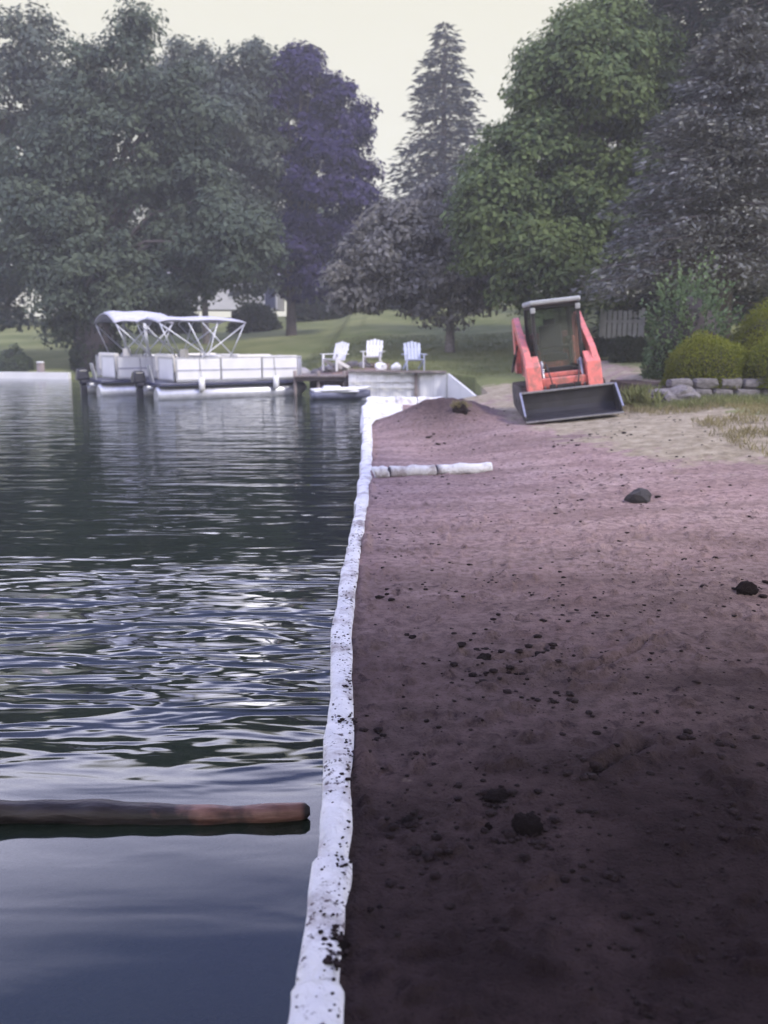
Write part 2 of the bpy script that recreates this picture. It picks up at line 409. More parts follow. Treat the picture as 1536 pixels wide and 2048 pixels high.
vattr('damp', 1-smooth(1.2, 8.2, Y - .35*np.clip(X, 0, 6) + .8*(fbm(X*.8, Y*.8, 31, 3)-.5)*2) + .80*np.exp(-(((X-1.0)/1.0)**2 + ((Y-16.2)/1.7)**2)) + .25*np.exp(-((Y-12.6)/.9)**2)*smooth(.2, 1, X)*(1-smooth(3, 4, X)))  # near part: painted shade; rest: dark dug mound and a darker strip of soil

# lake
wm, t, out = newmat('lake_water')
pos = nd(t, 'ShaderNodeNewGeometry').outputs['Position']
mp = nd(t, 'ShaderNodeMapping', {'Vector': pos, 'Rotation': (0,0,math.radians(-30)), 'Scale': (.72, 2.4, 1)}).outputs[0]
w1 = noise(t, 1.0, 2, .45, vec=mp, dist=.6)
mp2 = nd(t, 'ShaderNodeMapping', {'Vector': pos, 'Rotation': (0,0,math.radians(14)), 'Scale': (1.7, 5.6, 1)}).outputs[0]
w2 = noise(t, 1.0, 2, .5, vec=mp2, dist=.4)
sy_ = nd(t, 'ShaderNodeSeparateXYZ', {0: pos}).outputs[1]
amp1 = mapr(t, sy_, 3.25, 4.4, .02, 1.2); amp2 = mapr(t, sy_, 5.0, 7.4, 1.25, .20)
amp = nd(t, 'ShaderNodeMath', {0: amp1, 1: amp2}, operation='MINIMUM').outputs[0]
hsum = nd(t, 'ShaderNodeMath', {0: w2, 1: .30, 2: w1}, operation='MULTIPLY_ADD').outputs[0]
hsum = nd(t, 'ShaderNodeMath', {0: hsum, 1: .65}, operation='SUBTRACT').outputs[0]
hs = nd(t, 'ShaderNodeMath', {0: hsum, 1: amp}, operation='MULTIPLY').outputs[0]
b = nd(t, 'ShaderNodeBump', {'Strength': 1.0, 'Distance': .17, 'Height': hs})
fr = nd(t, 'ShaderNodeFresnel', {0: 1.48, 'Normal': b.outputs[0]})
gl = nd(t, 'ShaderNodeBsdfGlossy', {'Color': (.95,.96,1,1), 'Roughness': .04, 'Normal': b.outputs[0]})
df = nd(t, 'ShaderNodeBsdfDiffuse', {0: (.019,.032,.020,1)})
tr = nd(t, 'ShaderNodeBsdfTransparent', {0: (.25,.30,.28,1)})
m1 = nd(t, 'ShaderNodeMixShader', {0: .35, 1: df.outputs[0], 2: tr.outputs[0]})
m2 = nd(t, 'ShaderNodeMixShader', {0: fr.outputs[0], 1: m1.outputs[0], 2: gl.outputs[0]})
t.links.new(m2.outputs[0], out.inputs[0])
lake = raw_mesh('lake_water', [(-155,-25,WATER),(3.2,-25,WATER),(3.2,60,WATER),(-155,60,WATER)], [(0,1,2,3)], wm)
tag(lake, kind='structure')

# ------------------------------------------------------------------ foliage
rng = np.random.default_rng(11)
def unit(a): return a/np.maximum(np.linalg.norm(a, axis=-1, keepdims=True), 1e-9)
def rdir(n): return unit(rng.normal(size=(n, 3)))
def leaves(name, P, A, N, L, W, mat, parent):
    n = len(P); S = unit(np.cross(A, N)); L = np.broadcast_to(L, (n,))[:, None]; W = np.broadcast_to(W, (n,))[:, None]
    Nn = np.cross(S, A)
    v = np.stack([P, P + A*L*.5 + S*W*.5 + Nn*L*.08, P + A*L, P + A*L*.5 - S*W*.5 + Nn*L*.08], 1).reshape(-1, 3)
    return raw_mesh(name, v, np.arange(4*n).reshape(n, 4), mat, parent)
def limbs_to(mb, base, targets, r0):
    for q in targets:
        base_ = Vector(base); q = Vector(q)
        mid = base_.lerp(q, .5) + Vector((random.uniform(-.3,.3), random.uniform(-.3,.3), .12*(q-base_).length))
        mb.tube([base_, base_.lerp(mid, .5)+Vector((0,0,.05)), mid, q], [r0, r0*.75, r0*.5, r0*.12], 6, False)
def broadleaf(name, label, cat, loc, lobes, ncl, nper, cr, leaf, mat, bark, trunk_h, trunk_r, group=None, lean=(0,0), fork=None, seed=0):
    """lobes: (dx, dy, z, rx, ry, rz) relative to the trunk base"""
    global rng
    rng = np.random.default_rng(seed); random.seed(seed)
    root = empty(name, loc); tag(root, label, cat, group)
    vol = np.array([l[3]*l[4]*l[5] for l in lobes])**.75; vol = vol/vol.sum()
    cs = []
    for l, f in zip(lobes, vol):
        k = max(4, int(ncl*f)); d = rdir(k); r = rng.uniform(.25, 1, k)**.45
        c = np.array(l[:3]) + d*r[:, None]*np.array(l[3:6]); cs.append(np.concatenate([c, d], 1))
    cs = np.concatenate(cs); C, D = cs[:, :3], cs[:, 3:]
    k = len(C); sz = cr*rng.uniform(.55, 1.35, k)
    num = np.maximum(8, (nper*(sz/cr)**2).astype(int)); ii = np.repeat(np.arange(k), num)
    n = len(ii); d = rdir(n); r = rng.uniform(0, 1, n)**.55
    P = C[ii] + d*(r*sz[ii])[:, None]*np.array([1, 1, .62])
    P[:, 2] -= .25*sz[ii]*(np.hypot(d[:, 0], d[:, 1])*r)**2
    N = unit(d*.8 + D[ii]*.4 + np.array([0, 0, .7]) + rng.normal(size=(n, 3))*.45)
    A = unit(np.cross(N, rdir(n))); A[:, 2] -= .25; A = unit(A)
    P[:, 2] = np.maximum(P[:, 2], .15)
    L = leaf*rng.uniform(.6, 1.4, n)
    leaves('crown', P, A, N, L, L*.62, mat, root)
    tb = MB(); top = Vector((lean[0], lean[1], trunk_h))
    tb.tube([(0,0,-.3), (0,0,.05), top*.35, top*.7, top], [trunk_r*1.7, trunk_r*1.25, trunk_r, trunk_r*.85, trunk_r*.65], 10)
    tb.build('trunk', bark, root)
    lb = MB(); sel = C[rng.choice(k, min(k, 26), replace=False)]
    limbs_to(lb, top*.97, [tuple(c) for c in sel], trunk_r*.42)
    top2 = top + Vector((0, 0, max(l[2] for l in lobes)-trunk_h))*.8
    lb.tube([top*.98, top.lerp(top2, .5), top2], [trunk_r*.62, trunk_r*.4, .04], 7, False)
    lb.build('limbs', bark, root)
    return root
def conifer(name, label, cat, loc, H, R, z0, nwh, nb, mat, bark, spray, dens, droop=.25, group=None, seed=0, power=.85, up=.15):
    global rng
    rng = np.random.default_rng(seed); random.seed(seed)
    root = empty(name, loc); tag(root, label, cat, group)
    PP, AA, NN, LL, WW = [], [], [], [], []
    tb = MB(); tb.tube([(0,0,-.3), (0,0,H*.3), (0,0,H*.7), (0,0,H*.99)], [R*.075+.05, R*.06+.03, R*.03+.02, .015], 8); tb.build('trunk', bark, root)
    bb = MB()
    for i in range(nwh):
        t = i/(nwh-1); z = z0 + (H-z0)*t**.92
        Lm = R*(1-t)**power + .06*R
        for k in range(nb):
            a = rng.uniform(0, 2*math.pi); L = Lm*rng.uniform(.62, 1.12)
            if rng.random() < .07: continue
            o = np.array([math.cos(a), math.sin(a), 0])
            m = max(4, int(L*dens)); s = (np.arange(m)+rng.uniform(0,1,m))/m; s = s**.7
            zz = z + up*L*s - droop*L*s**2*1.3
            base = o*(L*s)[:, None]; base[:, 2] = zz
            side = np.array([-o[1], o[0], 0])
            w = rng.normal(size=m)*.20*L*(1-.55*s) ; base += side*w[:, None]; base[:, 2] -= np.abs(w)*.25
            base[:, 2] += rng.normal(size=m)*.035*L - .02*L
            ax = unit(o*(.9) + side*np.sign(w)[:, None]*rng.uniform(.1, 1.0, m)[:, None] + np.array([0,0,-.2]) + rng.normal(size=(m,3))*.25)
            nn = unit(np.array([0,0,1.]) + rng.normal(size=(m,3))*.55)
            PP.append(base); AA.append(ax); NN.append(nn); ll = spray*rng.uniform(.6, 1.3, m); LL.append(ll); WW.append(ll*.27)
            if L > .5: bb.tube([(0,0,z), tuple(o*L*.5 + np.array([0,0,z+up*L*.5-droop*L*.32])), tuple(o*L*.95 + np.array([0,0,z+up*L-droop*L*1.2]))], [.02+.012*L, .012+.006*L, .006], 4, False)
    leaves('crown', np.concatenate(PP), np.concatenate(AA), np.concatenate(NN), np.concatenate(LL), np.concatenate(WW), mat, root)
    bb.build('limbs', bark, root)
    return root
def place(px, Y, dx=0):
    x = (px-768)/F*math.hypot(Y, 0)*1.0
    x = at_y(px, 670, Y).x
    return Vector((x, Y, gz0(x, Y)))
def lobe(px0, px1, py0, py1, Y, base, dy=0, ry=None):
    """ellipsoid covering an outline seen at distance Y, relative to base"""
    a = at_y(px0, (py0+py1)/2, Y); b = at_y(px1, (py0+py1)/2, Y); c = at_y((px0+px1)/2, py0, Y); d = at_y((px0+px1)/2, py1, Y)
    rx = abs(b.x-a.x)/2; rz = abs(c.z-d.z)/2
    return ((a.x+b.x)/2-base.x, Y+dy-base.y, (c.z+d.z)/2-base.z, rx*.9, (ry or rx*.75), rz*.92)

b = place(205, 41)
broadleaf('maple_tree', 'big grey-green broadleaf tree behind the pontoon boats, its trunk at the waterline', 'tree', b,
  [lobe(60,210,130,420,41,b), lobe(128,230,40,220,41,b), lobe(300,470,110,330,41,b), lobe(175,340,25,260,41,b), lobe(230,330,10,120,41,b), lobe(90,380,130,420,41,b), lobe(-20,270,230,580,41,b), lobe(230,480,230,540,41,b,1), lobe(60,330,420,690,41,b,-1), lobe(330,580,390,575,41,b,-1), lobe(200,420,470,650,41,b)],
  560, 190, .92, .22, M['maple'], M['bark'], 4.2, .38, seed=1)
b = place(-60, 45)
broadleaf('ash_tree', 'tall dark tree at the far left edge of the photo', 'tree', b,
  [lobe(-220,130,-20,420,45,b), lobe(20,128,20,160,45,b), lobe(60,150,110,260,45,b), lobe(-200,120,300,660,45,b)], 260, 150, 1.0, .26, M['maple2'], M['bark'], 4.5, .35, seed=2)
b = place(412, 50)
broadleaf('ash_tree', 'slender-trunked grey-green tree between the big broadleaf tree and the purple one', 'tree', b,
  [lobe(310,440,62,260,50,b), lobe(470,590,110,420,50,b), lobe(495,565,78,260,50,b), lobe(330,545,95,340,50,b), lobe(400,580,180,500,50,b), lobe(300,500,300,590,50,b), lobe(455,525,40,170,50,b), lobe(430,560,400,600,50,b)], 370, 170, .98, .25, M['maple2'], M['greybark'], 5.2, .17, seed=3)
b = place(583, 50)
broadleaf('purple_leaf_tree', 'dark purple-leaved tree standing on the lawn against the sky', 'tree', b,
  [lobe(545,640,75,220,50,b), lobe(540,680,85,330,50,b), lobe(600,745,140,330,50,b), lobe(550,765,240,490,50,b), lobe(530,670,380,620,50,b), lobe(600,730,420,580,50,b)],
  330, 190, .8, .25, M['purple'], M['bark'], 3.2, .26, seed=4)
b = place(882, 62)
conifer('spruce_tree', 'tall thin spruce with a pointed top and open tiers against the sky', 'tree', b, at_y(880, 52, 62).z-b.z, 4.9, 2.0, 40, 10, M['spruce'], M['bark'], .60, 9, droop=.30, seed=5, power=.72)
b = place(900, 33)
broadleaf('silver_leaved_tree', 'low silver-grey tree with a short trunk behind the lakeside chairs', 'tree', b,
  [lobe(690,960,400,620,33,b), lobe(640,820,450,640,33,b), lobe(780,930,350,520,33,b), lobe(800,1010,500,650,33,b), lobe(730,800,380,500,33,b)],
  260, 170, .62, .17, M['silver'], M['greybark'], 1.9, .16, seed=6)
b = place(1120, 31)
broadleaf('green_tree', 'large bright green tree filling the space above the loader', 'tree', b,
  [lobe(1010,1330,20,330,31,b), lobe(930,1200,200,480,31,b), lobe(890,1080,330,560,31,b,-1), lobe(1080,1340,250,600,31,b), lobe(960,1200,440,625,31,b,-1), lobe(1100,1380,-60,260,31,b,1)],
  640, 220, .72, .17, M['green'], M['bark'], 3.0, .28, seed=7)
b = place(1440, 24.5)
conifer('blue_spruce', 'blue-grey spruce with pale needle tufts behind the big green bush', 'tree', b, 8.7, 3.5, 2.1, 30, 17, M['bluespruce'], M['bark'], .19, 62, droop=.20, seed=8, up=.22, power=.7)
b = place(1545, 31)
conifer('dark_pine', 'tall dark conifer at the right edge, above the blue-grey spruce', 'tree', b, 19, 5.2, 1.5, 36, 14, M['darkpine'], M['bark'], .32, 34, droop=.25, seed=9, power=.6)
b = place(1345, 37)
conifer('dark_pine', 'dark conifer whose top shows between the green tree and the blue-grey spruce', 'tree', b, 19.0, 4.4, 1.5, 34, 13, M['darkpine'], M['bark'], .38, 26, droop=.25, seed=19, power=.6)

# unseen tree added behind the camera to darken the near ground
b = Vector((7.5, -5.0, 0))
broadleaf('added_shade_tree', 'unseen spreading tree added behind the camera to shade the near bank', 'tree', b,
  [(-7.5, 3.0, 10.0, 8.5, 7.0, 2.2), (-4.5, 10.5, 9.6, 4.0, 4.5, 1.6), (-8, -3, 9, 7, 6, 3)], 1300, 125, 1.15, .33, M['maple'], M['bark'], 5.5, .5, seed=10)

# woods far behind
hz = [(20, 66, 13, 5), (150, 70, 12, 5), (300, 72, 11, 5), (470, 76, 12, 5), (640, 74, 9.5, 5), (740, 72, 9, 4), (980, 70, 11, 5), (1150, 62, 12, 5), (1290, 50, 10, 4), (1480, 44, 11, 5)]
DES = ['far left end of the wood', 'wood behind the big broadleaf tree', 'wood left of the house', 'wood behind the house', 'gap right of the purple tree', 'wood behind the silver-grey tree',
       'wood behind the tall spruce', 'wood behind the bright green tree', 'wood behind the white fence', 'wood at the right edge']
for i, (px, Yf, h, r) in enumerate(hz):
    b = place(px, Yf)
    broadleaf('background_tree', 'hazy dark tree, ' + DES[i], 'tree', b, [(0,0,h*.55,r,r*.8,h*.42), (r*.5,0,h*.38,r*.8,r*.7,h*.3)], 90, 90, 1.2, .42, M['maple2' if i % 2 else 'maple'], M['bark'], h*.35, .22,
              group='trees of the wood far behind', seed=30+i)

# bushes
def bush(name, label, loc, rx, ry, rz, n, leaf, mat, seed, core=True, shoots=0, cat='bush', group=None, tall=.0):
    global rng
    rng = np.random.default_rng(seed)
    root = empty(name, loc); tag(root, label, cat, group)
    d = rdir(n); d[:, 2] = np.abs(d[:, 2])*1.0 - .15*rng.random(n)
    bumps = 1 + .10*np.sin(d[:, 0]*5+seed)*np.cos(d[:, 1]*4+seed*2) + .06*np.sin(d[:, 2]*9+seed)
    if name == 'boxwood': bumps = 1 + (bumps-1)*.6 + .05*vnoise(d[:, 0]*7+9, d[:, 2]*7+d[:, 1]*5+9, seed)
    r = (rng.uniform(.90, 1.02, n) if name == 'boxwood' else rng.uniform(.80, 1.04, n))*bumps
    P = d*r[:, None]*np.array([rx, ry, rz]) + np.array([0,0,.02]); P[:, 2] = np.maximum(P[:, 2], .02)
    N = unit(d + rng.normal(size=(n, 3))*.5); A = unit(np.cross(N, rdir(n)) + d*.4)
    L = leaf*rng.uniform(.6, 1.4, n)
    if shoots:
        k = shoots; sd_ = rdir(k); sd_[:, 2] = np.abs(sd_[:, 2])*.8+.35; sd_ = unit(sd_); m = 26
        s = np.tile(np.linspace(.3, 1, m), k); q = np.repeat(np.arange(k), m)
        ln = rng.uniform(.85, 1.3, k)
        PS = sd_[q]*np.array([rx, ry, rz*1.05])*(s*ln[q])[:, None] + rng.normal(size=(k*m, 3))*.03
        PS[:, 2] = np.maximum(PS[:, 2], .03)
        AS = unit(sd_[q] + rng.normal(size=(k*m, 3))*.6); NS = rdir(k*m)
        P = np.concatenate([P*np.array([.8,.8,.78]), PS]); A = np.concatenate([A, AS]); N = np.concatenate([N, NS]); L = np.concatenate([L, leaf*rng.uniform(.7, 1.5, k*m)])
    leaves('foliage', P, A, N, L, L*.55, mat, root)
    if core:
        mb = MB(); nu, nv = 20, 10; vs = []; fs = []
        for j in range(nv+1):
            for i in range(nu):
                a, bb_ = 2*math.pi*i/nu, (math.pi/2)*j/nv
                q = .80*(1 + .06*math.sin(a*3+seed))
                vs.append((math.cos(a)*math.cos(bb_)*rx*q, math.sin(a)*math.cos(bb_)*ry*q, math.sin(bb_)*rz*.82))
        for j in range(nv):
            for i in range(nu): fs.append((j*nu+i, j*nu+(i+1)%nu, (j+1)*nu+(i+1)%nu, (j+1)*nu+i))
        mb.add(vs, fs, True); mb.build('branches', M['darkwood'], root)
    return root
BED = .66
b = at_y(1412, 770, 16.9); b.z = BED
bush('boxwood', 'rounded yellow-green clipped shrub, front left one on the stone bed', b, .80, .7, .98, 26000, .034, M['box'], 41, group='clipped boxwoods in the stone bed')
b = at_y(1560, 770, 16.6); b.z = BED
bush('boxwood', 'rounded yellow-green clipped shrub, front one cut by the right edge', b, .80, .7, 1.0, 26000, .034, M['box'], 42, group='clipped boxwoods in the stone bed')
b = at_y(1540, 700, 18.3); b.z = BED+.1
bush('boxwood', 'rounded clipped shrub standing behind the two front ones', b, .90, .8, 1.45, 28000, .036, M['box'], 43, group='clipped boxwoods in the stone bed')
b = at_y(1375, 720, 19.0); b.z = gz0(b.x, 19.0)
bush('willow_bush', 'loose upright green bush between the loader and the clipped shrubs', b, 1.0, .9, 2.0, 9000, .09, M['bush'], 44, shoots=150)
for i, (px, py, Yb, rx, rz, lab) in enumerate([(1185, 680, 28, .55, .75, 'small dark shrub just right of the loader cab'), (1225, 690, 26, .55, .6, 'small dark shrub below the white fence'),
                                     (1262, 700, 24, .5, .65, 'small dark shrub between the white fence and the green bush'), (1240, 612, 33, .9, 1.8, 'bright shrub standing behind the white fence')]):
    b = at_y(px, py, Yb); b.z = gz0(b.x, Yb)
    bush('garden_shrub', lab, b, rx, rx*.8, rz, 4000, .09, M['green' if i == 3 else 'dark'], 50+i, group='shrubs along the garden path')
b = at_y(30, 735, 38.9); b.z = gz0(b.x, 38.9)
bush('garden_shrub', 'low round shrub on the far left shore', b, .75, .6, 1.0, 3000, .12, M['maple'], 61)
b = at_y(195, 735, 39.0); b.z = gz0(b.x, 39.0)
bush('garden_shrub', 'dark tall shrub at the water behind the boat sterns', b, 1.35, 1.0, 2.9, 9000, .16, M['dark'], 62, shoots=60)
for i, (px, Yb, rx, rz, lab) in enumerate([(510, 56, 1.5, 1.6, 'dark round shrub on the rise left of the purple tree'), (345, 58, 2.0, 1.8, 'dark shrub on the rise below the house, far left'), (640, 62, 2.2, 1.8, 'dark shrub on the rise behind the purple tree'), (770, 62, 2.8, 2.4, 'dark shrub on the rise behind the silver tree')]):
    b = place(px, Yb)
    bush('garden_shrub', lab, b, rx, rx*.7, rz, 3500, .22, M['dark'], 70+i, group='shrubs on the far rise')

# grass tufts near the stone bed and on the bank
def tufts(name, pts, blade, mat, n=14, spread=.05, seed=1):
    r = np.random.default_rng(seed); k = len(pts); ii = np.repeat(np.arange(k), n); m = len(ii)
    P = np.array(pts)[ii] + np.concatenate([r.normal(size=(m, 2))*spread, np.zeros((m, 1))-.01], 1)
    A = unit(np.stack([r.normal(size=m)*.45, r.normal(size=m)*.45, np.ones(m)], 1)); N = unit(r.normal(size=(m, 3))*[1,1,.1])
    L = blade*r.uniform(.5, 1.4, m)
    return leaves(name, P, A, N, L, np.maximum(L*.10, .006), mat, None)
pts = []
while len(pts) < 900:
    x = random.uniform(3.6, 8.5); yy = random.uniform(9, 16.2)
    if vnoise([x*1.3], [yy*1.1], 77)[0] > .52 and x > 4.3-.05*(yy-9): pts.append((x, yy, gz(x, yy)))
tag(tufts('dry_grass', pts, .10, M['dry'], 12, .06, 3), 'sparse dry tan grass on the bank below the stone bed', 'grass', kind='stuff')
pts = []
while len(pts) < 700:
    x = random.uniform(4.4, 8.5); yy = random.uniform(14.6, 16.25) if x > 4.9 else random.uniform(15, 18)
    pts.append((x, yy, gz(x, yy)))
tag(tufts('bank_grass', pts, .13, M['grass'], 14, .06, 4), 'green grass growing along the foot of the stone bed', 'grass', kind='stuff')
pts = []
while len(pts) < 5000:
    x = random.uniform(-3, 12); yy = random.uniform(25, 40)
    if (yy > float(shore_y(x))+.4 or x > 2.8) and gz0(x, yy) > .1 and abs(x-(4.9+.1*(yy-19))) > .6: pts.append((x, yy, gz0(x, yy)))
tag(tufts('lawn_grass', pts, .10, M['grass'], 10, .12, 5), 'mown green lawn rising behind the lake shore', 'grass', kind='stuff')

# ------------------------------------------------------------------ seawall in white fabric
root = empty('seawall', (0, 0, 0)); tag(root, 'long low wall wrapped in muddy white fabric between the lake and the bare soil', 'seawall')
secs = [(.2, 1.93), (1.90, 2.47), (2.44, 3.45), (3.42, 5.0), (4.97, 6.55), (6.5, 8.3), (8.26, 10.3), (10.25, 12.6), (12.55, 15.3), (15.25, 18.4), (18.35, 22.0)]
def sleeve(y0, y1, hw, seed, top=.045, bot=-.42, bulge=1.0):
    n = max(16, int((y1-y0)/.035)) if y1 < 9 else max(16, int((y1-y0)/.09)); m = 13; vs = []; fs = []
    for j in range(n+1):
        y = y0+(y1-y0)*j/n; e = min(1, min(y-y0, y1-y)/.05); e = .80+.20*math.sqrt(max(0, e*(2-e)))
        cx = float(wall_x(y)); fl = float(fbm([y*2.1], [seed*3.1], 5, 3)[0]-.5); fr = float(fbm([y*3.7], [seed*5.1+9], 6, 3)[0]-.5)
        for i in range(m):
            a = i/(m-1); s = a*2-1                               # left edge down, over the top, right edge down
            if a < .2: xx, zz = -1, bot + (top*.35-bot)*(a/.2)
            elif a > .8: xx, zz = 1, bot + (top*.35-bot)*((1-a)/.2)
            else:
                q = (a-.2)/.6*math.pi; xx = -math.cos(q); zz = top*.35 + top*.65*math.sin(q)**.7
                zz += (.020*(float(vnoise([y*16+i*.5], [seed*1.7+i*.9], 8)[0])-.5) + .016*(float(fbm([y*5], [i*.45], 14, 2)[0])-.5))*math.sin(q)
            wl = hw*e*(1+fl*.95*bulge); wr = hw*e*(1+fr*.60)
            x = cx + (xx*wl if xx < 0 else xx*wr)
            vs.append((x, y, zz*(e if zz > 0 else 1)))
    for j in range(n):
        for i in range(m-1): fs.append((j*m+i, j*m+i+1, (j+1)*m+i+1, (j+1)*m+i))
    fs.append(tuple(range(m))); fs.append(tuple(n*m+i for i in range(m))[::-1])
    mb = MB(); mb.add(vs, fs, True); return mb
for i, (a, b_) in enumerate(secs):
    hw = .056 if b_ < 9 else .066 + .0012*(b_-9)
    if i == 0: hw = .063
    sleeve(a, b_, hw, i+1).build('fabric_section', M['fabric'] if b_ < 9 else M['fabricclean'], root)
# fabric return at the far corner and the loose apron lying over the corner
mb = MB()
for k, (x0, x1) in enumerate([(-.42, .28), (.30, .80), (.82, 1.45)]):
    s = MB(); n = 14
    vs = []; fs = []; m = 9
    for j in range(n+1):
        x = x0+(x1-x0)*j/n; e = min(1, min(x-x0, x1-x)/.06); e = .85+.15*math.sqrt(max(0, e*(2-e)))
        for i in range(m):
            q = math.pi*i/(m-1); yy = -math.cos(q)*.13*e; zz = .10*math.sin(q)**.6*e + .02
            if i in (0, m-1): zz = -.55
            vs.append((x, 21.75+yy*(1+.2*math.sin(x*7)), zz+.012*math.sin(x*11+i)))
    for j in range(n):
        for i in range(m-1): fs.append((j*m+i, (j+1)*m+i, (j+1)*m+i+1, j*m+i+1))
    s.add(vs, fs, True); s.build('fabric_section', M['fabricclean'], root)
def sheet(name, outline, zoff, mat, parent, th=.012, seed=0):
    import mathutils
    bm_v = []; cx = sum(p[0] for p in outline)/len(outline); cy = sum(p[1] for p in outline)/len(outline)
    rings = 7; vs = []; fs = []; n = len(outline)
    for r in range(rings+1):
        f_ = 1-r/rings*.98
        for i, (x, y) in enumerate(outline):
            X_, Y_ = cx+(x-cx)*f_, cy+(y-cy)*f_
            vs.append((X_, Y_, max(gz0(X_, Y_), -.12)+zoff*(.25+.75*min(1, r/2)) + .03*(float(vnoise([X_*5], [Y_*2.5], seed)[0])-.3)))
    for r in range(rings):
        for i in range(n): fs.append((r*n+i, r*n+(i+1)%n, (r+1)*n+(i+1)%n, (r+1)*n+i))
    fs.append(tuple(rings*n+i for i in range(n)))
    mb = MB(); mb.add(vs, fs, True); o = mb.build(name, mat, parent)
    md = o.modifiers.new('solid', 'SOLIDIFY'); md.thickness = th
    return o
o = sheet('fabric_apron', [(-.42,15.6), (-.25,15.8), (-.16,16.6), (.05,17.4), (.28,18.6), (.42,19.8), (.45,21.4), (.1,21.6), (-.3,21.6), (-.50,20.5), (-.50,19), (-.46,17)], .10, M['fabricclean'], None, seed=4)
tag(o, 'loose white fabric sheet spread over the far corner of the fabric-wrapped wall', 'fabric sheet')
# seams / straps
# cross tube lying on the soil
A_ = on_z(742, 957, .0); B_ = on_z(985, 944, .02)
root = empty('fabric_tube', (A_.x, A_.y+.09, 0), (0, 0, math.atan2(B_.y-A_.y, B_.x-A_.x)))
tag(root, 'white fabric-wrapped tube lying on the soil at right angles to the wall', 'fabric tube')
LT = (B_-A_).length; fr_ = [0.02, .145, .53, 1.0]
for k in range(3):
    x0, x1 = fr_[k]*LT+(.012 if k else 0), fr_[k+1]*LT-.012; n = 14
    pts = [(x0+(x1-x0)*j/n, 0, .052+.008*math.sin(j*.9+k)) for j in range(n+1)]
    rs = [.068*(.92+.08*min(1, 3*min(j, n-j)/n*2)) * (1+.05*math.sin(j*1.7+k*2)) for j in range(n+1)]
    MB().tube(pts, rs, 14).build('fabric_section', M['fabricclean'], root)
for k in (1, 2):
    MB().tube([(fr_[k]*LT-.007, 0, .052), (fr_[k]*LT+.007, 0, .052)], .062, 14).build('strap', M['canvasdark'], root)

# ------------------------------------------------------------------ clods
def clod_mesh(seed, sub=2, squash=.65):
    import bmesh
    bm = bmesh.new(); bmesh.ops.create_icosphere(bm, subdivisions=sub, radius=1)
    r = random.Random(seed); offs = [(r.uniform(-9,9), r.uniform(-9,9)) for _ in range(2)]
    for v in bm.verts:
        c = v.co; k = .72 + .55*float(vnoise([c.x*1.7+offs[0][0]+c.z], [c.y*1.7+offs[0][1]-c.z], seed)[0]) + .22*float(vnoise([c.x*4+offs[1][0]], [c.y*4+c.z*3+offs[1][1]], seed)[0])-.1
        if sub > 2: k += .34*float(vnoise([c.x*7+c.z*5+seed], [c.y*7-c.z*4], seed+3)[0]) + .12*float(vnoise([c.x*15-c.z*9], [c.y*15+c.z*11], seed+5)[0]) - .16
        v.co = Vector((c.x*k, c.y*k, c.z*k*squash))
    me = bpy.data.meshes.new('clod'); bm.to_mesh(me); bm.free(); me.materials.append(M['clod']); return me
variants = [clod_mesh(s, 1, .42) for s in range(6)]
def joined(name, items, mat):
    V, Fs = [], []; base = 0
    for (x, y, z, s, k, a) in items:
        me = variants[k]; co = np.empty(len(me.vertices)*3); me.vertices.foreach_get('co', co); co = co.reshape(-1, 3)*s
        ca, sa = math.cos(a), math.sin(a); R = np.array([[ca,-sa,0],[sa,ca,0],[0,0,1]]); V.append(co @ R.T + np.array([x, y, z]))
        f = np.empty(len(me.polygons)*3, dtype=np.int32); me.polygons.foreach_get('vertices', f) if False else me.loops.foreach_get('vertex_index', f); Fs.append(f.reshape(-1, 3)+base); base += len(co)
    return raw_mesh(name, np.concatenate(V), np.concatenate(Fs), mat, None, k=3)
random.seed(9); items = []
while len(items) < 1500:
    u = random.random()
    y = 1.6*(17/1.6)**u; xm = min(4.5, .47*y+.4); x = random.uniform(float(wall_x(y))+.10, xm)
    dn = float(vnoise([x*1.1], [y*1.1], 55)[0]); 
    if random.random() > dn**1.5*1.3: continue
    s = random.choice([.005,.006,.007,.008,.010,.012,.016])*(.75+.035*y)*random.uniform(.7, 1.3)
    items.append((x, y, gz(x, y)+s*.15, s, random.randrange(6), random.uniform(0, 6.3)))
for (px, py, n, sp) in [(960,1312,18,.10), (1030,1340,20,.13), (1085,1310,10,.08), (870,1090,4,.03), (965,1162,5,.04), (770,1190,6,.06), (835,1268,3,.03), (1390,1128,8,.09), (1150,910,14,.25), (1050,1395,5,.05), (1240,1265,6,.1), (880,885,10,.22), (1230,900,12,.2), (990,1375,5,.05), (1145,1405,5,.05), (870,870,5,.15), (1055,1665,26,.055), (993,1605,16,.045), (816,1648,12,.035), (1492,1195,14,.10), (1277,1005,8,.12), (1390,1500,10,.05), (1180,1565,12,.04), (880,1720,10,.05), (765,1480,8,.03), (1450,1660,10,.06), (1200,1750,9,.06)]:
    q = on_z(px, py)
    for _ in range(n):
        x, y = q.x+random.gauss(0, sp), q.y+random.gauss(0, sp*1.2); s = random.choice([.006,.008,.011,.015,.022])*(.7+.09*q.y)
        if x > wall_x(y)+.09: items.append((x, y, gz(x, y)+s*.2, s, random.randrange(6), random.uniform(0, 6.3)))
tag(joined('soil_crumbs', items, M['clod']), 'small dark crumbs of earth scattered over the bare soil', 'soil', kind='stuff')
items = []                                    # crumbs spilled on the fabric
for _ in range(560):
    y = 1.5*(7.2/1.5)**random.random(); s = random.uniform(.002, .0065)*(.8+.07*y)
    if float(vnoise([y*2.5], [3.3], 66)[0]) < random.uniform(.15, .75): continue
    x = float(wall_x(y)) + random.triangular(-.05, .066, .045)
    items.append((x, y, .042, s, random.randrange(6), random.uniform(0, 6.3)))
